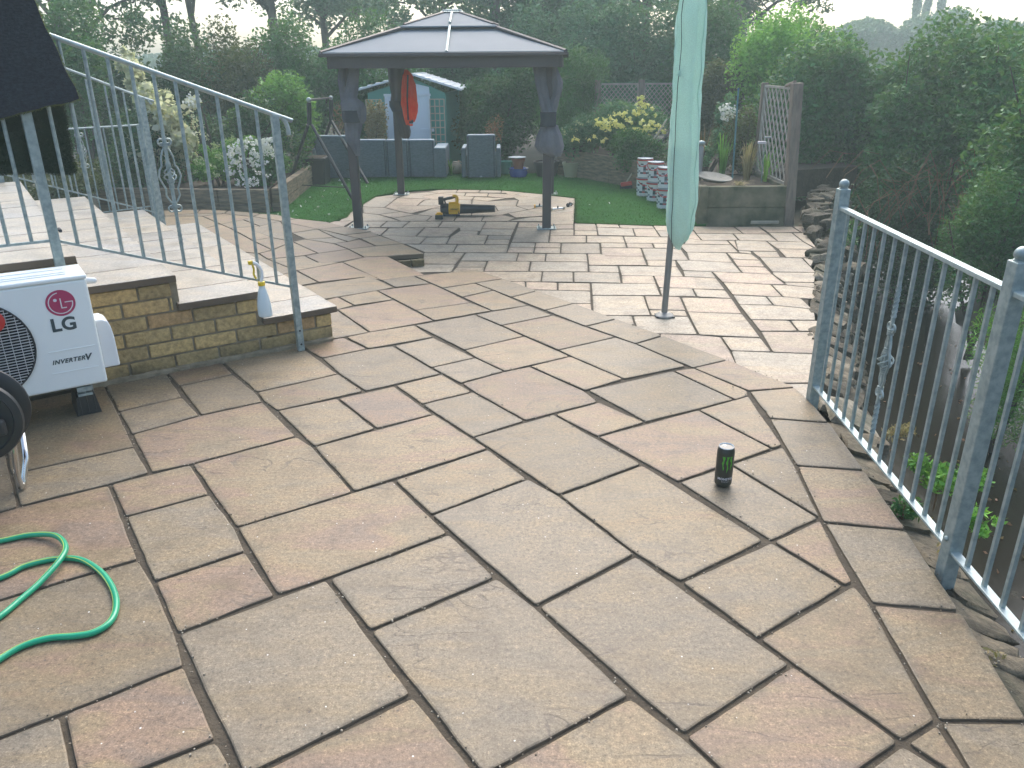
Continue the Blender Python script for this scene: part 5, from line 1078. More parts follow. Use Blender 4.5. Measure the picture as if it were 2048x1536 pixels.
cloth('lining_hem', [(248, 818, 826), (252, 819, 825)], 10.27, M['orange'], jk, lambda a, t: 0, .6)

# ================================================================ LEAF BLOWER, BATTERY, FITTINGS
BY = 9.05
def BPt(x, y, dy=0): return atY(x, y, BY+dy)
lb = thing('leaf_blower', 'yellow and black cordless leaf blower lying on the round paving under the gazebo', 'leaf blower', tuple(at(900, 432, GZ)))
f = MB()
def xtube(mb, prof, y, n=24, dy=0):
    P = [BPt(x, y, dy) for x, r in prof]; mb.tube([Vector((p.x, p.y, P[0].z)) for p in P], [r for x, r in prof], n)
xtube(f, [(917, .058), (928, .056), (935, .054), (975, .043), (988, .040), (989.5, .043), (990, .040)], 417.5); f.build('blower_tube', M['black'], lb, smooth=True)
f = MB(); xtube(f, [(896, .052), (899, .060), (916, .058), (920, .062), (921, .052)], 417)
f.box(BPt(907, 424), (.10, .10, .05)); f.build('motor_housing', M['yellow'], lb, smooth=True, bevel=.006)
f = MB(); xtube(f, [(881, .045), (883, .056), (894, .058), (898, .056)], 417); f.build('intake_cage', M['strap'], lb, smooth=True)
f = MB()
for q in range(-4, 5):
    f.tube([BPt(882, 417+q*1.9, -.057+abs(q)*.004), BPt(896, 417+q*1.9, -.057+abs(q)*.004)], .0035, 5)
f.build('intake_rib', M['black'], lb)
f = MB(); f.tube(spline([BPt(913, 408), BPt(914, 397), BPt(911, 392.5), BPt(905, 392)], 4), .019, 10); f.tube([BPt(898, 408), BPt(917, 406)], .022, 8); f.build('handle_yoke', M['yellow'], lb, smooth=True)
f = MB(); f.tube(spline([BPt(912, 393), BPt(905, 395), BPt(895, 397), BPt(884, 400)], 4), .016, 10); f.build('grip', M['black'], lb, smooth=True)
f = MB(); f.box(BPt(882, 401), (.055, .075, .085)); f.tube([BPt(889, 400), BPt(892, 410)], .010, 8); f.build('battery_mount', M['black'], lb, bevel=.008)
f = MB(); f.box(BPt(898, 430, -.02), (.15, .12, .03)); f.tube([BPt(891, 431, -.05), BPt(920, 430, -.05)], .012, 8); f.build('base_foot', M['strap'], lb, bevel=.008)
f = MB(); P = BPt(901, 420, -.064); text_mesh(f, 'DEWALT', P, (1, 0, 0), UZ, .022, bold=.0006); f.build('lettering', M['canblk'], lb)
bt = thing('battery_pack', 'small yellow and black battery pack on the paving beside the leaf blower', 'battery', tuple(at(878, 439, GZ)))
P = at(878, 439, GZ)
f = MB(); f.box(P+Vector((0, .03, .025)), (.085, .07, .05)); f.build('case', M['canblk'], bt, bevel=.006)
f = MB(); f.box(P+Vector((0, .03, .056)), (.080, .066, .014)); f.box(P+Vector((0, .03, .069)), (.05, .05, .012)); f.build('top_cap', M['yellow'], bt, bevel=.004)
def fitting(px, py, lab, ang, L, mt, m2):
    P = at(px, py, GZ)+UZ*.022; t = thing('hose_fitting', lab, 'hose fitting', tuple(P-UZ*.022), 'metal fittings lying by the gazebo post'); d = Vector((math.cos(ang), math.sin(ang), 0))
    f = MB(); f.tube([P-d*L*.5, P-d*L*.2, P-d*L*.19, P+d*L*.5], [.014, .014, .011, .011], 12); f.build('barrel', mt, t, smooth=True)
    f = MB(); f.tube([P-d*L*.5, P-d*L*.36], .022, 12); f.tube([P+d*L*.4, P+d*L*.52], .019, 12); f.build('collar', m2, t, smooth=True)
    f = MB(); f.tube([P+d*L*.05, P+d*L*.05+UZ*.03+Vector((0, -.02, 0))], .008, 8); f.build('lever', M['strap'], t)
fitting(1078, 416, 'metal fitting with a yellow end just left of the front right gazebo post', .1, .12, M['galv'], M['yellow'])
fitting(1114, 421, 'largest metal fitting, just right of the front right gazebo post', .5, .20, M['alu'], M['tan'])
fitting(1139, 413, 'small dark metal fitting nearest the lawn edge', .9, .08, M['galv'], M['strap'])

# ================================================================ SHED AND LATTICE
SY = 13.5
def SP(x, y, dy=0): return atY(x, y, SY+dy)
sh = thing('garden_shed', 'green metal shed with white gable roof and pale blue door behind the gazebo', 'shed', tuple(Vector((SP(812, 360).x, SY, -.2))))
zb_ = -.25
fl_, fr_ = SP(735, 186), SP(890, 186); apx = SP(826, 157)
f = MB(); f.extr([(fl_.x, SY, zb_), (fr_.x, SY, zb_), fr_, apx, fl_], (0, .04, 0)); f.build('gable_wall', M['shed_g'], sh)
f = MB(); bR = atY(918, 190, SY+1.7); f.extr([(fr_.x, SY+.02, zb_), (bR.x, bR.y, zb_), (bR.x, bR.y, fr_.z), (fr_.x, SY+.02, fr_.z)], (-.04, 0, 0))
for i in range(14):
    p = Vector((fr_.x, SY+.02, 0)).lerp(Vector((bR.x, bR.y, 0)), (i+.5)/14); f.box((p.x+.006, p.y, (zb_+fr_.z)/2), (.012, .035, fr_.z-zb_-.01))
f.build('side_wall', M['shed_g'], sh)
f = MB(); f.extr([(fl_.x, SY+.02, zb_), (fl_.x+.1, SY+1.7, zb_), (fl_.x+.1, SY+1.7, fl_.z), (fl_.x, SY+.02, fl_.z)], (.04, 0, 0)); f.build('side_wall', M['shed_g'], sh)
for a, c in ((SP(714, 182), SP(827, 150)), (SP(824, 150), SP(923, 181))):
    f = MB(); a = a-Vector((0, .12, 0)); c = c-Vector((0, .12, 0)); f.extr([a, c, c+Vector((.02, 1.7, .0)), a+Vector((.02, 1.7, 0))], (0, 0, .030))
    for q in range(7):
        t = (q+.5)/7; p = a.lerp(c, t)+UZ*.04; f.tube([p-UZ*.008, p+Vector((.02, 1.7, -.008))], .010, 6)
    f.build('roof', M['shed_w'], sh)
f = MB(); g0, g1 = SP(768, 186), SP(860, 186); f.extr([(g0.x, SY-.02, .95), (g1.x, SY-.02, .95), (apx.x+.25, SY-.02, 1.16), (apx.x, SY-.02, 1.22), (apx.x-.3, SY-.02, 1.14)], (0, .015, 0)); f.build('gable_panel', M['shed_d'], sh)
d0, d1 = SP(772, 190), SP(858, 190)
f = MB(); w = (d1.x-d0.x)
f.box(((d0.x+d1.x)/2, SY-.03, (zb_+d0.z)/2), (w, .03, d0.z-zb_)); dr = f.build('door', M['shed_d'], sh, bevel=.004)
f = MB()
for xx in (d0.x, (d0.x+d1.x)/2-.03, d1.x): f.box((xx, SY-.05, (zb_+d0.z)/2), (.035, .02, d0.z-zb_))
f.box(((d0.x+d1.x)/2, SY-.052, d0.z), (w+.06, .02, .035)); f.build('frame', M['shed_w'], dr, bevel=.002)
f = MB(); f.box(((d0.x+d1.x)/2+.30, SY-.05, SP(835, 260).z), (w*.32, .012, .05)); f.build('pressed_panel', M['shed_d'], dr, bevel=.004)
def lattice(parent, name, x0, x1, z0, z1, Y, nx, nz, mt, w=.018, diag=False, y1=None):
    f = MB(); A = Vector((x0, Y, 0)); Bv = Vector((x1, Y if y1 is None else y1, 0)); D = Bv-A; th = Vector((0, -.012, 0)) if abs(D.x) > abs(D.y) else Vector((-.012, 0, 0))
    P = lambda s, z: A+D*s+UZ*z
    if not diag:
        for i in range(nx+1): f.tube([P(i/nx, z0), P(i/nx, z1)], w*.7, 4)
        for j in range(nz+1): f.tube([P(0, z0+(z1-z0)*j/nz)+th, P(1, z0+(z1-z0)*j/nz)+th], w*.7, 4)
    else:
        W = D.length; H = z1-z0; st = W/nx; asp = 1.15
        for s in (1, -1):
            x = -H/asp
            while x < W+H/asp:
                a = (x, 0); c = (x+s*H/asp, H); pts_ = []
                def clip(px_, pz_): return px_, pz_
                t0, t1 = 0., 1.
                dx = c[0]-a[0]
                ta, tb = (0-a[0])/dx, (W-a[0])/dx
                lo_, hi_ = min(ta, tb), max(ta, tb); t0 = max(t0, lo_); t1 = min(t1, hi_)
                if t1-t0 > .02:
                    p = P((a[0]+dx*t0)/W, z0+H*t0); q = P((a[0]+dx*t1)/W, z0+H*t1); o_ = th*(1 if s > 0 else 0); f.tube([p+o_, q+o_], w*.6, 4)
                x += st
        for a, c in ((P(0, z0), P(1, z0)), (P(0, z1), P(1, z1)), (P(0, z0), P(0, z1)), (P(1, z0), P(1, z1))): f.tube([a+th*.5, c+th*.5], w*1.4, 4)
    return f.build(name, mt, parent)
for (xa, xb, lab) in ((734, 764, 'square wooden lattice panel left of the shed door, half hidden by dead leaves'), (861, 889, 'square wooden lattice panel right of the shed door')):
    t = thing('shed_trellis', lab, 'trellis', (SP(xa, 200).x, SY-.1, zb_), 'lattice panels either side of the shed door')
    lattice(t, 'lattice', SP(xa, 200).x, SP(xb, 200).x, -.1, .98, SY-.11, 3 if xb > 800 else 3, 10, M['tan'], .016)

# ================================================================ RATTAN FURNITURE
def rat(parent, name, x0, x1, yt, Y, dep, zb=GZ+.02, rim=True, m_='rattan'):
    a, c = atY(x0, yt, Y), atY(x1, yt, Y); f = MB(); f.box(((a.x+c.x)/2, Y+dep/2, (zb+a.z)/2), (c.x-a.x, dep, a.z-zb)); o = f.build(name, M[m_], parent, bevel=.012)
    if c.x-a.x > .3:
        f = MB()
        for xx in (a.x+.02, c.x-.02): f.box((xx, Y-.001, (zb+a.z)/2), (.008, .008, a.z-zb-.03))
        f.build('frame_seam', M['strap'], o)
    if rim:
        f = MB(); f.box(((a.x+c.x)/2, Y+dep/2, a.z+.004), (c.x-a.x-.02, dep-.02, .012)); f.build('lit_top_edge', M['rattan_l'], o, bevel=.004)  # pale strip painting the light on the top edge
    return o
so_ = thing('rattan_sofa', 'long grey rattan corner sofa seen from behind at the back of the lawn', 'sofa', (-2, 12.2, GZ))
rat(so_, 'back_panel', 626, 698, 273, 12.15, .16); rat(so_, 'back_panel', 702, 770, 281, 12.22, .14); rat(so_, 'back_panel', 771, 815, 281, 12.21, .14); rat(so_, 'back_panel', 816, 868, 281, 12.22, .14)
rat(so_, 'arm', 866, 891, 297, 12.16, .75); rat(so_, 'arm', 624, 630, 299, 12.1, .6); rat(so_, 'arm', 696, 702, 299, 12.1, .1)
f = MB(); f.box((-2.0, 12.65, .12), (1.9, .75, .36)); f.build('seat', M['rattan'], so_, bevel=.01)
ch = thing('rattan_armchair', 'single grey rattan armchair with its back to the lawn, right of the sofa', 'armchair', (-.45, 12.15, GZ))
rat(ch, 'back_panel', 933, 990, 271, 12.1, .14); rat(ch, 'arm', 922, 931, 297, 12.12, .6); rat(ch, 'arm', 992, 1001, 297, 12.12, .6)
f = MB(); f.box((-.45, 12.5, .08), (.5, .6, .3)); f.build('seat', M['rattan'], ch, bevel=.01)
f = MB(); a = atY(962, 353, 12.08); f.ball(a, .02, 6, (1, .5, .6)); f.build('foot_cap', M['rattan_l'], ch, smooth=True)

# black swing frame
sf = thing('swing_frame', 'black steel A-shaped swing frame standing on the lawn left of the gazebo', 'swing frame', tuple(at(640, 380, GZ)))
def leg(pts, r=.022, nm='leg'):
    f = MB(); f.tube(pts, r, 8); f.build(nm, M['black'], sf, smooth=True)
F1, F2 = at(574, 384, GZ), at(706, 399, GZ); F3, F4 = at(629, 343, GZ), at(736, 368, GZ)
T1_ = atY(618, 205, (F1.y+F2.y)/2+.05); T2_ = atY(662, 200, (F3.y+F4.y)/2)
m1, m2 = atY(619, 250, T1_.y), atY(662, 240, T2_.y)
leg([T1_, m1], .030); leg([m1+Vector((-.02, 0, 0)), F1]); leg([m1+Vector((.03, 0, 0)), F2]); leg([T2_, m2], .030); leg([m2, F3]); leg([m2, F4])
leg([T1_+UZ*.03, T2_+UZ*.03], .014, 'top_bar'); leg([F1.lerp(m1, .12), F2.lerp(m1, .16)], .007, 'stay_bar'); leg([F3.lerp(m2, .10), F4.lerp(m2, .2)], .007, 'stay_bar')
f = MB(); f.ball(T1_+UZ*.03, .033, 6); f.ball(T2_+UZ*.03, .033, 6); f.build('end_cap', M['galv'], sf, smooth=True)
f = MB(); p = T2_+Vector((-.02, 0, 0)); f.tube([p, p-UZ*.55], .006, 5); f.build('rope', M['tan'], sf)

def pot(name, lab, cat, px, pyb, hw_px, pyt, matl, prof, extra=None):
    P = at(px, pyb, GZ); Rr = hw_px/FPX*(P-CO).dot(_f); zt = atY(px, pyt, P.y+Rr).z; H = zt-GZ; P = P+Vector((0, Rr, 0))
    t = thing(name, lab, cat, tuple(P)); f = MB(); f.lathe(tuple(P), [(r*Rr, z*H) for r, z in prof], 28); f.build('body', matl, t, smooth=True, ang=35); return t, P, Rr, zt
TAP = [(.55, 0), (.70, .02), (.9, .7), (.93, .85), (1, .86), (1, 1), (.88, 1), (.86, .9)]
cr = thing('black_crate', 'large black plastic crate under the swing frame on the left of the lawn', 'crate', tuple(at(622, 372, GZ)))
P = at(622, 371, GZ); f = MB(); f.box((P.x, P.y+.2, .08), (.40, .36, .36), taper=1.1); f.box((P.x, P.y+.2, .262), (.46, .42, .03)); f.build('body', M['black'], cr, bevel=.01)
f = MB(); f.box((P.x, P.y+.2, .272), (.38, .34, .02)); f.build('contents', M['soil'], cr)
wt = thing('wooden_tub', 'small square brown wooden planter behind the black crate', 'planter', tuple(at(616, 345, GZ)))
P = at(614, 349, GZ); f = MB(); f.box((P.x, P.y+.25, .13), (.16, .16, .45)); f.build('box', M['wood'], wt, bevel=.006)
for q in (.02, .14, .26):
    f = MB(); f.box((P.x, P.y+.25, q), (.175, .175, .012)); f.build('batten', M['tan'], wt)
f = MB(); P = atY(630, 268, 12.9)
rt = thing('red_flower', 'single red flower head above the left end of the sofa', 'flower', tuple(P)); f.ball(P, .035, 6); f.build('bloom', M['red'], rt, smooth=True); f = MB(); f.tube([P, P-UZ*.5], .005, 5); f.build('stem', M['brownst'], rt)
t, P, Rr, zt = pot('blue_pot', 'squat cobalt blue glazed pot at the back edge of the lawn', 'plant pot', 1037, 357, 19, 336, M['blue'], [(.6, 0), (.85, .1), (1, .5), (.92, .85), (1.06, .88), (1.08, 1), (.9, 1), (.85, .9)])
t2 = thing('terracotta_pot', 'small terracotta pot standing on the blue glazed pot', 'plant pot', (P.x, P.y, zt)); f = MB(); f.lathe((P.x, P.y, zt-.02), [(.065, 0), (.085, .12), (.10, .12), (.10, .16), (.085, .16)], 24); f.build('body', M['terra'], t2, smooth=True, ang=35)
t3 = thing('saucer', 'pale shallow dish resting on top of the small terracotta pot', 'dish', (P.x, P.y, zt+.14)); f = MB(); f.lathe((P.x-.02, P.y, zt+.142), [(.05, 0), (.13, .015), (.135, .02), (.125, .02), (.05, .008)], 28); f.build('dish', M['rattan_l'], t3, smooth=True)
pot('cream_pot', 'pale cream tapered pot beside the raised bed, right of the gazebo', 'plant pot', 1144, 357, 19, 324, M['cream'], TAP)
pot('dark_planter', 'wide dark brown planter behind the front right gazebo post', 'planter', 1094, 356, 27, 322, M['gaz'], TAP)
pot('dark_pot', 'low dark green pot between the armchair and the blue pot', 'plant pot', 1011, 350, 13, 322, M['shed_g'], TAP)
wc = thing('watering_can', 'small dull metal watering can between sofa and armchair', 'watering can', tuple(at(912, 350, GZ)))
P = at(912, 350, GZ)+Vector((0, .1, 0)); f = MB(); f.lathe(tuple(P+UZ*.02), [(.08, 0), (.10, .05), (.09, .12), (.05, .16), (.05, .17)], 20); f.build('body', M['tan'], wc, smooth=True)
f = MB(); f.tube([P+Vector((-.09, 0, .08)), P+Vector((-.17, 0, .2))], [.016, .009], 8); f.build('spout', M['tan'], wc, smooth=True); f = MB(); f.tube(spline([P+Vector((.09, 0, .06)), P+Vector((.14, 0, .13)), P+Vector((.03, 0, .21))], 5), .008, 6); f.build('handle', M['tan'], wc, smooth=True)

# ================================================================ RAISED BEDS
def wallseg(parent, A, Bp, zt, name='sleeper_wall', m_='wood', rows_=2, th=.09, zb=GZ-.05):
    A, Bp = Vector((*A, 0)), Vector((*Bp, 0)); d = Bp-A; n_ = Vector((d.y, -d.x, 0)).normalized(); H = zt-zb; f = MB(); L = d.length; rr = random.Random(int(L*1000))
    for r in range(rows_):
        x = 0.
        while x < L-.02:
            w = min(L-x, rr.choice([.6, .9, 1.2])); z0 = zb+H*r/rows_
            c = A+d*((x+w/2)/L); f.box(c-n_*th/2+n_*rr.uniform(-.006, .006)+UZ*(z0+H/rows_/2), (w-.006, th, H/rows_-.006), rotz(math.atan2(d.y, d.x))); x += w
    return f.build(name, M[m_], parent, bevel=.006)
bl = thing('raised_bed', 'sleeper edged raised flower bed left of the lawn, white flowers on its corner', 'raised bed', (-3.0, 9.6, GZ), 'timber raised beds')
zt = .17
wallseg(bl, (-2.80, 9.33), (-4.9, 9.58), zt); wallseg(bl, (-2.96, 12.2), (-2.79, 9.34), zt+.005)
f = MB(); f.prism([(-4.9, 9.66), (-2.87, 9.42), (-3.03, 12.2), (-5, 12.4)], -.1, .135); f.build('soil', M['soil'], bl)
brr = thing('raised_bed', 'curved sleeper edged raised bed with yellow flowers right of the lawn', 'raised bed', (1.6, 11, GZ), 'timber raised beds')
RBP = [(.72, 12.45), (1.09, 12.03), (1.55, 11.26), (1.84, 10.52), (1.98, 9.95), (1.995, 8.5)]
for a, c in zip(RBP, RBP[1:]): wallseg(brr, a, c, .275+.002*(a[0] > 1.5))
f = MB(); f.prism([(.78, 12.55), (1.17, 12.1), (1.63, 11.3), (1.92, 10.55), (2.07, 10.0), (2.08, 9.6), (4.5, 10.5), (4.5, 13.5), (.8, 13.5)], -.1, .235); f.build('soil', M['soil'], brr)
pl = thing('timber_planter', 'square mossy timber planter at the end of the terrace with grasses and a stone dish', 'planter', (2.5, 8.5, GZ))
wallseg(pl, (2.0, 8.40), (2.96, 8.40), .292, m_='woodg'); wallseg(pl, (2.96, 8.41), (2.98, 9.6), .29, m_='woodg')
wallseg(pl, (1.997, 9.6), (1.995, 8.41), .29, m_='wood')
f = MB(); f.prism([(2.08, 8.48), (2.88, 8.48), (2.9, 9.6), (2.08, 9.6)], -.1, .25); f.build('soil', M['soil'], pl)
f = MB(); f.box((2.70, 8.42, -.085), (.30, .06, .035)); f.build('loose_brick', M['tan'], pl, bevel=.006)
f = MB(); f.box((2.02, 8.40, .08), (.085, .085, .44)); f.build('corner_post', M['woodg'], pl, bevel=.008)
pz = thing('trellis_post', 'thick leaning wooden post at the right corner of the timber planter', 'post', (2.98, 8.46, .28))
a = atY(1580, 378, 8.44); c = atY(1594, 166, 8.44); f = MB(); d = c-a; f.tube([a-d*.9, c], .072, 4); f.build('post_shaft', M['post'], pz, bevel=.006)
rt_ = thing('garden_trellis', 'diamond trellis panel fixed to the thick post at the right of the planter', 'trellis', (2.9, 9, .28), 'diamond trellis panels')
lattice(rt_, 'lattice', 2.92, 2.93, .30, 1.24, 8.52, 8, 0, M['lath'], .013, True, y1=9.62)
f = MB(); f.box((2.93, 9.66, .7), (.07, .07, 1.15)); f.build('end_post', M['post'], rt_, bevel=.004)
f = MB(); f.tube([atY(1572, 172, 8.9), atY(1590, 164, 8.42)], .018, 6); f.build('brace', M['post'], rt_)
bt_ = thing('trellis_fence', 'diamond trellis fence with square posts behind the yellow flowers', 'trellis', (2.0, 13, .2), 'diamond trellis panels')
x0_, xm, x1_ = atY(1196, 170, 13.0).x, atY(1283, 170, 13).x, atY(1362, 170, 13).x; zt1 = atY(1240, 168, 13).z
lattice(bt_, 'lattice', x0_, xm-.05, zt1-.75, zt1, 13.0, 9, 0, M['lath'], .013, True); lattice(bt_, 'lattice', xm+.05, x1_, zt1-.75, zt1, 13.0, 8, 0, M['lath'], .013, True)
for xx in (x0_, xm, x1_):
    f = MB(); f.box((xx, 13.0, (zt1+.06)/2), (.085, .085, zt1+.06)); f.build('post', M['post'], bt_, bevel=.004)
# things in the planter
f = MB(); P = at(1432, 366, .30)
dsh = thing('stone_dish', 'shallow grey stone bird bath dish lying tilted on the planter', 'bird bath', tuple(P))
f.lathe((0, 0, 0), [(.05, 0), (.12, .012), (.185, .045), (.195, .052), (.19, .058), (.12, .03), (.001, .024)], 32)
Rm = Matrix.Rotation(.12, 3, 'X') @ Matrix.Rotation(.1, 3, 'Y')
f.v = [tuple(Rm @ Vector(v)+P+Vector((0, .12, .0))) for v in f.v]; f.build('bowl', M['stone'], dsh, smooth=True, ang=50)
P = atY(1398, 345, 8.9); sp2 = thing('grey_post_lamp', 'short grey post with an ornament on top at the left of the planter', 'garden light', tuple(P)); f = MB(); f.lathe((P.x, P.y, .2), [(.032, 0), (.032, P.z-.2+.26), (.02, P.z-.2+.28)], 16); f.build('column', M['polegrey'], sp2, smooth=True)
f = MB(); f.ball((P.x, P.y, P.z+.31), .035, 6, (1.3, 1, .8)); f.build('ornament', M['galv'], sp2, smooth=True)
f = MB(); a, c = atY(1466, 345, 9.3), atY(1477, 176, 9.3); cn = thing('blue_cane', 'tall thin blue green garden cane standing in the planter', 'cane', tuple(a)); f.tube([a-UZ*.1, c], .010, 6); f.build('cane', M['cane'], cn, smooth=True)
P = atY(1524, 285, 9.0); sl = thing('solar_light', 'white solar garden light in front of the right trellis', 'garden light', (P.x, P.y, .25)); f = MB(); f.box(P, (.085, .05, .026)); f.build('lamp_head', M['print_w'], sl, bevel=.004); f = MB(); f.tube([P+Vector((.03, 0, 0)), (P.x+.04, P.y, .25)], .006, 6); f.build('stake', M['galv'], sl); f = MB(); f.box(P+Vector((.07, .05, .05)), (.07, .05, .012)); f.build('panel', M['galv'], sl)
P = atY(1278, 275, 11.8); sl = thing('solar_light', 'slim grey solar light among the yellow flowers', 'garden light', (P.x, P.y, .25)); f = MB(); f.tube([P, (P.x, P.y, .2)], .012, 6); f.build('stake', M['galv'], sl); f = MB(); f.lathe((P.x, P.y, P.z), [(.03, -.05), (.03, .0), (.05, .005), (.03, .02)], 14); f.build('lamp_head', M['galv'], sl, smooth=True)
P = atY(585, 312, 11.2); sl = thing('solar_light', 'short pale post light on the edge of the left raised bed', 'garden light', (P.x, P.y, .15)); f = MB(); f.lathe((P.x, P.y, .15), [(.024, 0), (.024, P.z+.1), (.04, P.z+.105), (.04, P.z+.125)], 14); f.build('column', M['cream'], sl, smooth=True)

# ================================================================ TUBS AND BROOMS
def tub(px, py, zb, lab, k, rr=.098, hh=.235):
    P = at(px, py, GZ)+Vector((0, rr, 0)); P.z = zb; t = thing('plastic_tub', lab, 'tub', tuple(P), 'white tubs with red handles')
    f = MB(); f.lathe(tuple(P), [(rr*.88, 0), (rr*.98, hh*.86), (rr*1.0, hh*.87)], 32); f.build('body', M['whitep'], t, smooth=True, ang=40)
    f = MB(); f.lathe(tuple(P), [(rr*1.0, hh*.86), (rr*1.04, hh*.87), (rr*1.04, hh*.93), (rr*1.0, hh*.935)], 32); f.build('rim', M['red'], t, smooth=True, ang=40)
    f = MB(); f.lathe(tuple(P), [(rr*1.0, hh*.93), (rr*1.02, hh*.945), (rr*1.02, hh*.985), (rr*.9, hh*.99), (rr*.88, hh*.965), (.001, hh*.966)], 32); f.build('lid', M['rattan_l'], t, smooth=True, ang=40)
    f = MB(); a0 = -math.pi/2-.9-k*.1; pth = []
    for j in range(15):
        s = j/14; a = a0+1.8*s; dz = -.052*math.sin(math.pi*s); pth.append(P+Vector((math.cos(a)*rr*1.07, math.sin(a)*rr*1.07, hh*.80+dz)))
    f.tube(pth, .0045, 5); f.build('handle', M['red'], t, smooth=True)
    f = MB(); f.lathe(tuple(P), [(rr*.905, hh*.10), (rr*.912, hh*.10), (rr*.98, hh*.72), (rr*.97, hh*.72)], 32); f.build('label', M['tublabel'], t, smooth=True); return P
tb = [(1289, 394, 'left back'), (1310, 404, 'middle'), (1331, 419, 'front')]
labs = [('lower white tub of the stack nearest the broom', 'upper white tub of the stack nearest the broom'), ('lower white tub of the middle stack, wedged between the other two', 'upper white tub of the middle stack'), ('lower white tub nearest the camera, partly behind the closed parasol', 'upper white tub nearest the camera, partly behind the closed parasol')]
for i, (px_, py_, _) in enumerate(tb):
    tub(px_, py_, GZ+.005, labs[i][0], i); tub(px_, py_, GZ+.243, labs[i][1], i+5)
bm = thing('red_broom', 'red headed broom leaning with a long wooden handle beside the tubs', 'broom', tuple(at(1252, 378, GZ)))
H0 = at(1252, 378, GZ)+UZ*.04; H1 = atY(1334, 238, H0.y+.35)
f = MB(); f.box(H0+UZ*.03, (.15, .07, .05), Matrix.Rotation(-.15, 3, 'Y')); f.build('head', M['red'], bm, bevel=.008)
pts = [(H0.x+rng.uniform(-.08, .08), H0.y+rng.uniform(-.035, .035), GZ+.025) for _ in range(500)]; leaves('bristles', pts, None, .06, M['matback'], bm, aspect=.08, up=5)
f = MB(); f.tube([H0+UZ*.05, H1], .011, 8); f.build('handle', M['tan'], bm, smooth=True)
b2 = thing('long_rake', 'dark handled garden tool leaning behind the red broom', 'rake', tuple(at(1262, 374, GZ)))
f = MB(); a = at(1262, 376, GZ)+UZ*.03; c = atY(1346, 254, a.y+.2); f.tube([a, c], .011, 8); f.build('handle', M['strap'], b2, smooth=True); f = MB(); f.box(a, (.1, .03, .02)); f.build('head', M['galv'], b2, bevel=.003)
# ================================================================ PLANTS
prs = np.random.default_rng(11)
def blobpts(C, Rv, n, lobes=9, r=.42, seed=0, shell=.6):
    g = np.random.default_rng(seed+17); C = np.array(C); Rv = np.array(Rv)
    d = g.normal(size=(lobes, 3)); d /= np.linalg.norm(d, axis=1)[:, None]; cen = d*g.uniform(.25, .86, (lobes, 1))
    lr_ = g.uniform(r*.45, r*1.15, lobes); w = lr_**2; w /= w.sum(); k = g.choice(lobes, n, p=w)
    e = g.normal(size=(n, 3)); e /= np.linalg.norm(e, axis=1)[:, None]; rad = np.clip(g.normal(shell+.25, .22, n), .05, 1.15)
    p = cen[k]+e*(lr_[k]*rad)[:, None]
    return C+p*Rv, e
def bush(name, label, cat, cx, ytop, ybot, wpx, Y, m_, n, size, dep=None, lobes=10, group=None, asp=.5, seed=1, up=.1, stems=True, zb=-.15, parent=None):
    T, Bt = atY(cx, ytop, Y), atY(cx, ybot, Y); L = atY(cx-wpx/2, (ytop+ybot)/2, Y); hw = (T.x-L.x); hw = abs(atY(cx, (ytop+ybot)/2, Y).x-L.x)
    zc = (T.z+Bt.z)/2; hz = (T.z-Bt.z)/2; dep = dep or hw*.8
    t = thing(name, label, cat, (T.x, Y+dep*.3, min(zb, Bt.z)), group)
    p, e = blobpts((T.x, Y+dep*.3, zc), (hw*1.12, dep, hz*1.12), n, lobes, seed=seed)
    leaves('foliage', p, e, size, LG[m_], t, aspect=asp, up=up, fold=.12)
    if stems:
        f = MB(); g = random.Random(seed)
        for i in range(5):
            a = Vector((T.x+g.uniform(-.3, .3)*hw, Y+dep*.3, min(zb, Bt.z))); c = Vector((T.x+g.uniform(-.8, .8)*hw, Y+dep*.3+g.uniform(-.5, .5)*dep, zc+hz*g.uniform(0, .8)))
            f.tube([a, a.lerp(c, .5)+Vector((g.uniform(-.1, .1), 0, .1)), c], [.02, .014, .005], 6)
        f.build('stem', M['bark'], t, smooth=True)
    return t
def tree(name, label, x, Y, zb, H, crown_r, m_, n, size, tr=.12, seed=1, group=None, crown_z=.6, lobes=14, sqz=.8, bare=.3):
    g = random.Random(seed); t = thing(name, label, 'tree', (x, Y, zb), group); f = MB()
    top = Vector((x+g.uniform(-.3, .3), Y, zb+H*.9)); base = Vector((x, Y, zb)); P = [base.lerp(top, q/6)+Vector((g.uniform(-.06, .06), g.uniform(-.06, .06), 0))*q*.4 for q in range(7)]
    f.tube(P, [tr*(1-.13*q) for q in range(7)], 9); f.build('trunk', M['bark'], t, smooth=True)
    cz = zb+H*crown_z; ends = []
    f = MB()
    for i in range(11):
        s = g.uniform(bare, .85); a = base.lerp(top, s); an = g.uniform(0, 6.28); L = crown_r*g.uniform(.5, .95); c = a+Vector((math.cos(an)*L, math.sin(an)*L, L*g.uniform(.2, .8)))
        f.tube([a, a.lerp(c, .5)+UZ*L*.12, c], [tr*.42, tr*.25, tr*.08], 6); ends.append(c)
        for q in range(2):
            b_ = a.lerp(c, g.uniform(.4, .8)); e_ = b_+Vector((g.uniform(-1, 1), g.uniform(-1, 1), g.uniform(-.1, .9)))*L*.45; f.tube([b_, e_], [tr*.16, tr*.05], 5); ends.append(e_)
    f.build('limb', M['bark'], t, smooth=True)
    ends.append(top); nn = n//len(ends); allp = []; alle = []
    for i, c in enumerate(ends):
        p, e = blobpts(c, (crown_r*.42, crown_r*.42, crown_r*.34*sqz), nn, 5, seed=seed*31+i, r=.5); allp.append(p); alle.append(e)
    leaves('crown', np.vstack(allp), np.vstack(alle), size, LG[m_], t, aspect=.5, fold=.12, up=-.1); return t

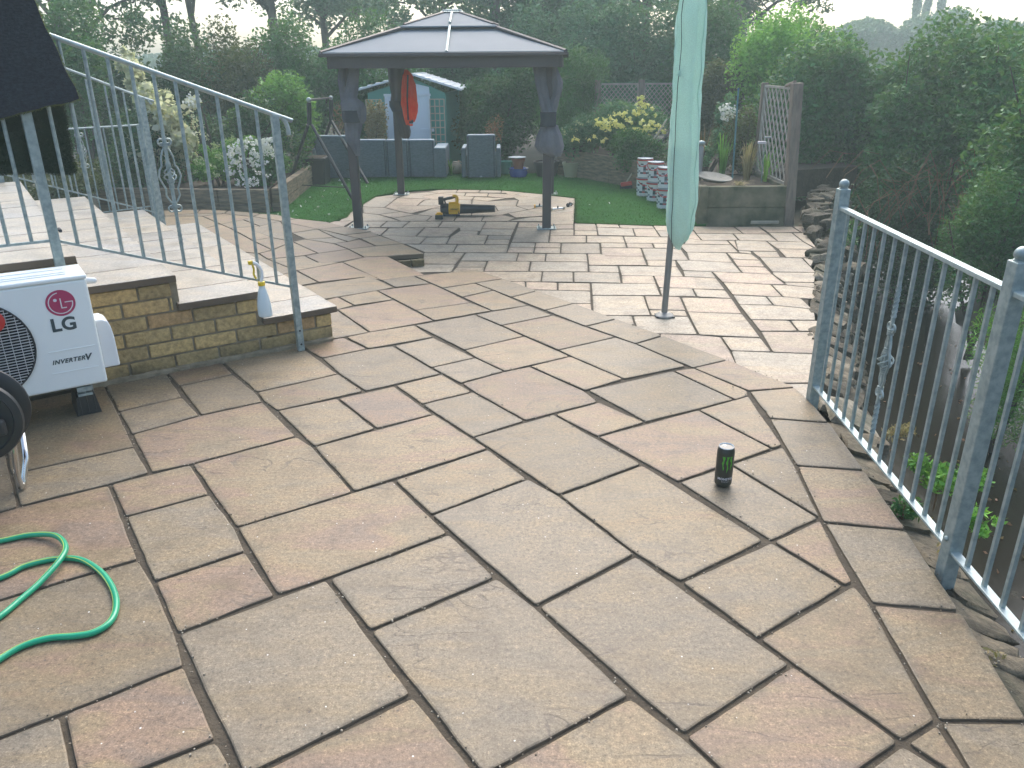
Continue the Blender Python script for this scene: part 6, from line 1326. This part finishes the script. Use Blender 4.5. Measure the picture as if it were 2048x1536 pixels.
# hedge and shrubs behind the garden, left to right
HG = 'shrubs along the back of the garden'
bush('conifer_hedge', 'tall dark green hedge behind the stair railing, left of the pale shrub', 'hedge', 205, 30, 420, 250, 12.6, 'dark', 26000, .070, dep=.9, lobes=26, group=HG, seed=1)
bush('conifer_hedge', 'tall dark green hedge directly behind the pale variegated shrub', 'hedge', 330, 52, 420, 190, 12.9, 'dark', 24000, .068, dep=.9, lobes=24, group=HG, seed=2)
bush('leafy_shrub', 'mid green leafy shrub at the far left above the turf mat edge', 'shrub', 105, -10, 260, 170, 11.2, 'mid', 9000, .085, dep=.8, lobes=12, group=HG, seed=3, asp=.3)
bush('copper_shrub', 'dull copper brown shrub rising between the two green hedges', 'shrub', 450, 32, 330, 150, 13.2, 'brown', 15000, .062, dep=.9, lobes=18, group=HG, seed=4)
bush('clipped_hedge', 'mid green hedge with a level top behind the swing frame', 'hedge', 600, 55, 320, 200, 13.8, 'mid', 24000, .066, dep=.8, lobes=28, group=HG, seed=5)
bush('clipped_hedge', 'green hedge behind the left side of the gazebo roof', 'hedge', 735, 62, 330, 190, 14.4, 'mid', 18000, .07, dep=.8, lobes=24, group=HG, seed=6)
bush('golden_shrub', 'light green shrub with pale leaf tips behind the left raised bed', 'shrub', 545, 140, 330, 190, 11.9, 'light', 9000, .062, dep=.6, lobes=14, group=HG, seed=7)
bush('dark_shrub', 'dark shrub under the railing behind the white flowers', 'shrub', 470, 190, 400, 190, 11.0, 'dark', 9000, .055, dep=.5, lobes=14, group=HG, seed=8)
bush('dark_shrub', 'very dark shrub beside the steps below the guard railing', 'shrub', 245, 230, 470, 200, 9.9, 'dark', 14000, .055, dep=.6, lobes=16, group=HG, seed=9)
bush('ivy_mound', 'low green and brown undergrowth behind the top of the steps', 'undergrowth', 90, 310, 440, 230, 9.0, 'brown', 9000, .045, dep=.5, lobes=14, group=HG, seed=10)
bush('dark_shrub', 'dark evergreen shrub behind the armchair under the gazebo roof', 'shrub', 1000, 120, 350, 190, 13.6, 'dark', 20000, .06, dep=.7, lobes=20, group=HG, seed=12)
bush('dark_shrub', 'dark shrub behind the green shed', 'shrub', 930, 60, 330, 190, 16.2, 'dark', 16000, .075, dep=.7, lobes=20, group=HG, seed=11)
bush('buddleia', 'upright bright green shrub with spiky shoots just right of the gazebo', 'shrub', 1160, 118, 320, 130, 12.9, 'mid', 12000, .06, dep=.5, lobes=14, group=HG, seed=13, asp=.25, up=.9)
bush('mixed_shrub', 'grey green mixed shrub rising above the right half of the gazebo roof', 'shrub', 1120, 12, 260, 230, 15.0, 'grey', 20000, .075, dep=.9, lobes=20, group=HG, seed=14)
bush('mixed_shrub', 'grey green shrub with pale leaves above the trellis fence', 'shrub', 1270, -20, 300, 250, 15.0, 'grey', 24000, .075, dep=.9, lobes=24, group=HG, seed=15)
bush('mixed_shrub', 'dull green shrub behind the closed parasol', 'shrub', 1420, -30, 330, 210, 14.4, 'mid', 20000, .07, dep=.9, lobes=20, group=HG, seed=16)
bush('brown_shrub', 'brownish shrub just right of the closed parasol above the planter', 'shrub', 1440, 90, 340, 150, 12.6, 'brown', 12000, .055, dep=.6, lobes=14, group=HG, seed=17)
bush('bright_shrub', 'bright yellow green shrub catching the light above the right trellis', 'shrub', 1565, 28, 290, 190, 12.3, 'lime', 17000, .062, dep=.6, lobes=22, group=HG, seed=18)
bush('bright_shrub', 'light green leafy shrub with arching tops right of the yellow green one', 'shrub', 1640, 8, 240, 230, 13.5, 'light', 16000, .07, dep=.8, lobes=18, group=HG, seed=19)
HR = 'bushes overhanging the stream'
bush('bank_bush', 'large dark green bush over the stream right of the trellis post', 'bush', 1700, 50, 470, 280, 11.2, 'mid', 34000, .075, dep=.9, lobes=26, group=HR, seed=20, zb=-.9)
bush('bank_bush', 'large green bush filling the right of the view behind the tall fence', 'bush', 1880, 72, 430, 300, 10.4, 'mid', 36000, .072, dep=1.0, lobes=28, group=HR, seed=21, zb=-.9)
bush('bank_bush', 'dense green bush at the right edge of the view', 'bush', 2060, 48, 420, 240, 9.4, 'mid', 22000, .07, dep=1.0, lobes=22, group=HR, seed=22, zb=-.9)
bush('bank_bush', 'deep dark bush low over the far end of the stream', 'bush', 1720, 250, 640, 260, 10.9, 'dark', 22000, .06, dep=.5, lobes=20, group=HR, seed=23, zb=-1.2)
bush('bank_bush', 'dark tangled bush low over the stream behind the fence bars', 'bush', 1880, 270, 620, 230, 9.3, 'dark', 20000, .055, dep=.5, lobes=20, group=HR, seed=24, zb=-1.2)
bush('bank_bush', 'lighter small leaved bush on the right bank beyond the second fence post', 'bush', 2050, 330, 640, 190, 7.0, 'mid', 16000, .040, dep=.6, lobes=18, group=HR, seed=25, zb=-1.2)
bush('bank_bush', 'grassy green clump at the bottom of the right bank', 'bush', 2080, 560, 900, 170, 5.2, 'light', 9000, .045, dep=.4, lobes=12, group=HR, seed=26, asp=.16, up=.6, zb=-1.3)
bush('bank_bush', 'tall leafy bush on the right bank mostly beyond the right edge of the view', 'bush', 2330, -60, 640, 300, 6.8, 'mid', 20000, .06, dep=1.2, lobes=22, group=HR, seed=27, zb=-.6)  # added out of view so the water mirrors leaves, not bright sky
# trailing dead stems above the water
f = MB(); ds = thing('bramble_stems', 'tangle of thin bare stems hanging over the dark end of the stream', 'brambles', (4.5, 8.6, -1))
for i in range(70):
    a = atY(rng.uniform(1690, 1990), rng.uniform(300, 440), 8.6+rng.uniform(-.4, .5)); c = a+Vector((rng.uniform(-.5, .5), rng.uniform(-.5, .2), rng.uniform(-.8, -.1))); f.tube([a, a.lerp(c, .5)+UZ*.12, c], .0035, 4)
f.build('stem', M['brownst'], ds)

# trees standing behind
TG = 'trees behind the garden'
def tx(px, Y): return atY(px, 100, Y).x
tree('tall_tree', 'tree with two bare trunks against the sky behind the copper shrub, left one', tx(343, 19), 19, -.2, 6.5, 2.0, 'dark', 13000, .12, .13, 41, TG, bare=.42)
tree('tall_tree', 'slim tree just right of the twin trunks, leaves against the sky', tx(392, 20), 20, -.2, 6.8, 1.9, 'dark', 11000, .12, .11, 42, TG, bare=.42)
tree('tall_tree', 'thin tree at the left edge behind the leafy shrub', tx(140, 17), 17, -.2, 6.5, 2.0, 'mid', 12000, .12, .12, 43, TG)
tree('tall_tree', 'spreading tree above the level hedge left of the gazebo', tx(560, 22), 22, -.2, 7.0, 2.4, 'dark', 13000, .13, .17, 44, TG, bare=.35)
tree('tall_tree', 'leafy tree just left of the sky gap over the gazebo', tx(660, 23), 23, -.2, 7.0, 2.0, 'grey', 9000, .13, .13, 45, TG, bare=.35)
tree('tall_tree', 'pale leaved tree directly above the gazebo apex', tx(880, 21), 21, -.2, 5.6, 1.6, 'grey', 9000, .12, .1, 46, TG, bare=.3)
tree('tall_tree', 'dark tree behind the right slope of the gazebo roof', tx(1000, 19), 19, -.2, 6.0, 2.0, 'dark', 16000, .12, .14, 47, TG, bare=.25)
tree('tall_tree', 'dark green tree rising over the mixed shrubs right of the gazebo', tx(1130, 20), 20, -.2, 6.6, 2.3, 'grey', 16000, .13, .15, 48, TG, bare=.25)
tree('tall_tree', 'dark tree behind the closed parasol top', tx(1480, 20), 20, -.2, 5.2, 1.9, 'dark', 14000, .12, .14, 49, TG, bare=.2)
tree('tall_tree', 'green tree left of the closed parasol top', tx(1290, 21), 21, -.2, 6.2, 2.2, 'grey', 14000, .12, .14, 50, TG, bare=.2)
FGp = 'far trees on the skyline'
k_ = 0
for px_, yt_, wd, lab in ((1760, 45, 90, 'far rounded tree on the skyline nearest the light green shrub'), (1835, 38, 120, 'far broad tree under the poplars'), (1925, 28, 100, 'far rounded tree right of the poplars'), (2005, 42, 100, 'far flat topped tree at the right edge of the skyline'), (2080, 30, 110, 'far tree cut by the right edge of the picture'), (1690, 48, 100, 'far tree mostly hidden by the light green shrub')):
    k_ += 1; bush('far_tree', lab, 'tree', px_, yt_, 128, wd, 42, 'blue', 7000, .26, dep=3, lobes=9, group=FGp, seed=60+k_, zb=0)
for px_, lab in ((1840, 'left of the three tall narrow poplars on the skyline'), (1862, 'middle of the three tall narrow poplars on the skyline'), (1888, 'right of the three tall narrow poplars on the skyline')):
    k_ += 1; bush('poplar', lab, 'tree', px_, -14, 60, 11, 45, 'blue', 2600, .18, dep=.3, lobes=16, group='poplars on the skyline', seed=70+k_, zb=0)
hs_ = thing('far_house', 'distant building with a sunlit orange roof between the far trees', 'house', tuple(atY(1965, 120, 50)))
a, c = atY(1938, 98, 50), atY(1996, 98, 50); f = MB(); f.box(((a.x+c.x)/2, 51.5, a.z-.9), (c.x-a.x, 3, 1.9)); f.build('wall', M['cream'], hs_)
f = MB(); f.extr([(a.x-.2, 50, a.z), (c.x+.2, 50, a.z), ((a.x+c.x)/2+.3, 50, a.z+.6), ((a.x+c.x)/2-.3, 50, a.z+.6)], (0, 3, 0)); f.build('roof', M['tan'], hs_)
wood = blobpts((0, 55, 1.2), (65, 3, 2.6), 30000, 90, r=.12, seed=99)
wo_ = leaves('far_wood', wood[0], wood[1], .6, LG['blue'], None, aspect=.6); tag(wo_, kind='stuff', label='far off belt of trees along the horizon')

# ---- flowering plants
def flowers(parent, cx, cy, wpx, hpx, Y, n, size, m_, seed, clump=1, name='flower', dy=.15, cs=.02):
    g = np.random.default_rng(seed)
    for i in range(n):
        r_, a = math.sqrt(g.random()), g.random()*6.283; p = atY(cx+math.cos(a)*r_*wpx/2, cy+math.sin(a)*r_*hpx/2, Y-dy*g.random())
        pts = [tuple(p+Vector(g.normal(size=3)*cs)) for q in range(clump)]
        leaves(name, pts, None, size, LG[m_], parent, aspect=.75, fold=.15)
t = bush('white_phlox', 'plant covered in white flower heads on the corner of the left raised bed', 'flowering plant', 508, 290, 385, 105, 9.75, 'mid', 5500, .042, dep=.3, lobes=12, seed=31, zb=.13)
flowers(t, 500, 305, 95, 60, 9.55, 46, .034, 'white', 1, 12, cs=.016); flowers(t, 495, 345, 90, 60, 9.5, 30, .032, 'white', 2, 10, cs=.014); flowers(t, 535, 300, 30, 50, 9.55, 12, .034, 'white', 3, 12, cs=.016)
t = bush('sedum', 'light green plant with flat flower heads left of the white flowers', 'flowering plant', 420, 292, 385, 100, 9.75, 'light', 7000, .036, dep=.3, lobes=14, seed=32, zb=.13)
flowers(t, 418, 320, 85, 70, 9.6, 26, .022, 'sedum', 5, 16, 'flower_head', cs=.013)
t = bush('sedum', 'taller green flower stems behind the white flowers', 'flowering plant', 480, 262, 330, 80, 10.0, 'light', 2500, .035, dep=.25, lobes=9, seed=33, zb=.13)
flowers(t, 475, 285, 70, 25, 9.9, 10, .022, 'sedum', 6, 16, 'flower_head', cs=.014)
# pale variegated shrub
vt = thing('variegated_shrub', 'arching shrub with cream and yellow leaves seen through the stair railing', 'shrub', tuple(atY(360, 410, 10.2)))
pp, ee = [], []
for i, (x, y, r) in enumerate([(252, 118, 16), (268, 140, 15), (272, 175, 20), (290, 190, 20), (318, 200, 20), (335, 215, 20), (320, 235, 22), (345, 245, 22), (365, 260, 20), (300, 245, 18), (375, 285, 20), (350, 290, 22), (382, 315, 16), (395, 235, 0), (385, 200, 12), (275, 290, 14), (290, 310, 14), (345, 325, 14), (330, 270, 18)]):
    if r == 0: continue
    P = atY(x, y, 10.1); s = r/128; p, e = blobpts(tuple(P), (s, s*.8, s*1.05), int(330*(r/18)**2), 4, seed=200+i); pp.append(p); ee.append(e)
leaves('foliage', np.vstack(pp), np.vstack(ee), (.105), LG['cream'], vt, aspect=.28, up=-.15, fold=.1)
for j_, (x, y, w_, h_, n_) in enumerate(((262, 130, 30, 30, 7), (295, 195, 50, 40, 12), (335, 235, 50, 60, 14), (368, 275, 40, 60, 10), (280, 305, 40, 30, 7))):
    flowers(vt, x, y, w_, h_, 9.95, n_, .085, 'cream', 300+j_, 14, 'leaf_cluster', cs=.04)
f = MB()
for (x, y) in ((252, 118), (290, 190), (345, 250), (385, 200), (280, 300), (375, 300)):
    a = atY(362, 400, 10.2); c = atY(x, y, 10.1); f.tube([a, a.lerp(c, .5)+Vector((.06, 0, .08)), c], [.014, .009, .003], 6)
f.build('stem', M['brownst'], vt, smooth=True)
t = bush('white_roses', 'small spray of white flowers above the variegated shrub', 'flowering plant', 392, 190, 330, 30, 10.0, 'cream', 120, .04, dep=.1, lobes=5, seed=34, zb=.13)
flowers(t, 388, 200, 26, 34, 9.95, 12, .040, 'white', 8, 7, cs=.018)
# yellow evening primroses
t = bush('evening_primrose', 'bank of green leaves with many pale yellow flowers in the right raised bed', 'flowering plant', 1250, 212, 325, 170, 11.9, 'grey', 13000, .048, dep=.4, lobes=20, seed=35, zb=.23)
for j, (x, y, w, h, n_) in enumerate(((1262, 243, 150, 40, 44), (1280, 218, 60, 26, 12), (1300, 262, 70, 26, 14), (1180, 280, 70, 18, 8), (1212, 248, 50, 20, 12), (1283, 196, 16, 8, 3))):
    flowers(t, x, y, w, h, 11.5, n_, .052, 'yellow', 40+j, 6, cs=.011)
t = bush('sedum', 'pale green plant with flat heads beside the right gazebo post', 'flowering plant', 1162, 232, 318, 90, 12.1, 'grey', 5000, .042, dep=.3, lobes=12, seed=36, zb=.23)
flowers(t, 1165, 260, 80, 40, 11.9, 14, .022, 'sedum', 7, 14, 'flower_head', cs=.016)
bush('low_plants', 'low leafy plants along the top of the right raised bed wall', 'plant', 1290, 262, 350, 130, 11.1, 'mid', 7000, .04, dep=.3, lobes=14, seed=37, zb=.23)
# dead leaves by the shed lattice, dry stems by the armchair
bush('dead_shrub', 'dry brown dead leaved shrub in front of the left shed lattice', 'shrub', 748, 190, 345, 46, 12.9, 'straw', 2200, .045, dep=.12, lobes=12, seed=38)
bush('dead_shrub', 'dry rusty stems rising behind the armchair', 'shrub', 985, 240, 345, 46, 12.8, 'rust', 700, .04, dep=.12, lobes=8, seed=39)
bush('rusty_shrub', 'pinkish brown leaved shrub behind the swing frame', 'shrub', 672, 212, 310, 50, 12.7, 'rust', 900, .035, dep=.2, lobes=8, seed=40)
def blades(name, label, cat, px, py, z, n, L, spread, m_, w=.012, seed=1, lean=(0, 0)):
    g = random.Random(seed); P = at(px, py, z); t = thing(name, label, cat, tuple(P)); f = MB()
    for i in range(n):
        a = g.uniform(0, 6.28); b_ = P+Vector((math.cos(a), math.sin(a), 0))*g.uniform(0, spread*.25); l_ = L*g.uniform(.55, 1.1); o = Vector((math.cos(a), math.sin(a), 0))*spread*g.uniform(.2, 1)+Vector((*lean, 0))
        s_ = Vector((-math.sin(a), math.cos(a), 0))*w/2; pts_ = [b_, b_+o*.25+UZ*l_*.5, b_+o*.65+UZ*l_*.88, b_+o*1.15+UZ*l_*(1.0 if g.random() < .6 else .72)]
        vs = []
        for q, p in enumerate(pts_): k = (1, .9, .6, .08)[q]; vs += [p-s_*k, p+s_*k]
        f.add(vs, [(2*q, 2*q+1, 2*q+3, 2*q+2) for q in range(3)])
    f.build('blades', LG[m_], t); return t
blades('straw_grass', 'clump of straw coloured upright grass in the timber planter', 'grass', 1492, 362, .25, 90, .42, .13, 'straw', .014, 1)
blades('iris_leaves', 'green sword shaped leaves right of the stone dish', 'plant', 1442, 352, .25, 34, .52, .16, 'light', .018, 2)
blades('iris_leaves', 'broad pale green arching leaves at the right end of the planter', 'plant', 1530, 362, .25, 16, .34, .26, 'light', .022, 3)
blades('day_lily', 'dark reddish stems standing behind the stone dish', 'plant', 1405, 345, .25, 36, .55, .12, 'rust', .008, 4)
blades('dry_tuft', 'dry tuft of grass spilling over the front of the planter', 'grass', 1478, 372, .27, 120, .06, .14, 'straw', .006, 5, (0, -.05))
bush('silver_plant', 'small silvery leaved plant right of the short grey post', 'plant', 1418, 290, 345, 34, 9.2, 'grey', 700, .03, dep=.1, lobes=7, seed=46, zb=.24)
bush('planter_shrub', 'brownish twiggy shrub between the blue cane and the right trellis', 'shrub', 1500, 205, 350, 75, 9.7, 'brown', 3800, .036, dep=.25, lobes=12, seed=47, zb=.24)
t = bush('white_hydrangea', 'white blooms with green leaves left of the blue cane', 'flowering plant', 1460, 208, 330, 50, 10.3, 'grey', 2200, .045, dep=.2, lobes=9, seed=48, zb=.24)
flowers(t, 1456, 226, 36, 30, 10.1, 14, .045, 'white', 11, 8, cs=.02)
blades('bamboo_leaves', 'narrow green leaves beside the dull metal watering can', 'plant', 903, 350, -.1, 16, .25, .12, 'light', .012, 6)
# plants on the stone wall and bank
def wallplant(px, py, Y, n, s, r, m_, lab, seed, up=.4):
    P = atY(px, py, Y); t = thing('wall_plant', lab, 'plant', tuple(P), 'weeds on the stone wall'); p, e = blobpts(tuple(P), (r, r, r*.8), n, 7, seed=seed); leaves('foliage', p, e, s, LG[m_], t, aspect=.35, up=up)
    f = MB(); f.tube([P-UZ*r, P], .004, 5); f.build('stem', M['brownst'], t)
wallplant(1880, 960, 2.72, 1100, .032, .14, 'light', 'feathery green weed growing from the wall between two fence bars', 1)
wallplant(1810, 1010, 2.5, 300, .026, .07, 'mid', 'small dark green weed at the foot of the fence rail', 2)
wallplant(1965, 1045, 2.5, 260, .030, .08, 'lime', 'yellow green weed just right of the second fence post', 3)
wallplant(1900, 1110, 2.25, 90, .022, .05, 'straw', 'dry straw tuft beside the second fence post foot', 4)
wallplant(1995, 1320, 1.75, 70, .022, .045, 'straw', 'dry brown tuft in the gap near the bottom right corner', 5)
wallplant(1800, 860, 3.2, 200, .028, .07, 'straw', 'dry grass tuft low on the wall by the water', 6, 1.)
wallplant(1690, 470, 6.9, 400, .035, .16, 'mid', 'small green plant on the stones behind the first fence post', 7)
for i, (px_, py_, Y_) in enumerate(((1985, 470, 7.4), (1930, 500, 7.8), (2010, 620, 6.2))):
    P = atY(px_, py_, Y_); blades('bank_grass', ('long arching grass on the right bank above the fence rail', 'thin arching grass nearer the dark stream end', 'long grass on the right bank level with the second post')[i], 'grass', px_, py_, P.z-.2, 70, .5, .4, 'light' if i else 'straw', .007, 60+i)
# floating leaves on the water
g2 = np.random.default_rng(8); fl2 = [(Wx(y)+g2.uniform(.25, 1.2), y, ZW+.006) for y in g2.uniform(2, 9, 160)]
leaves('floating_leaves', fl2, None, .035, LG['rust'], None, aspect=.6, kind='stuff', up=0)

# ================================================================ HAZE
hz = MB(); hz.box((0, 30, 5.5), (120, 110, 18)); 
hm = bpy.data.materials.new('haze'); hm.use_nodes = True; ht = hm.node_tree; ht.nodes.clear()
ho = ht.nodes.new('ShaderNodeOutputMaterial'); hv = ht.nodes.new('ShaderNodeVolumePrincipled'); hv.inputs['Density'].default_value = .0058; hv.inputs['Color'].default_value = (.80, 1., .98, 1); hv.inputs['Anisotropy'].default_value = .35
ht.links.new(hv.outputs[0], ho.inputs['Volume'])
hzo = hz.build('haze', hm, kind='stuff')
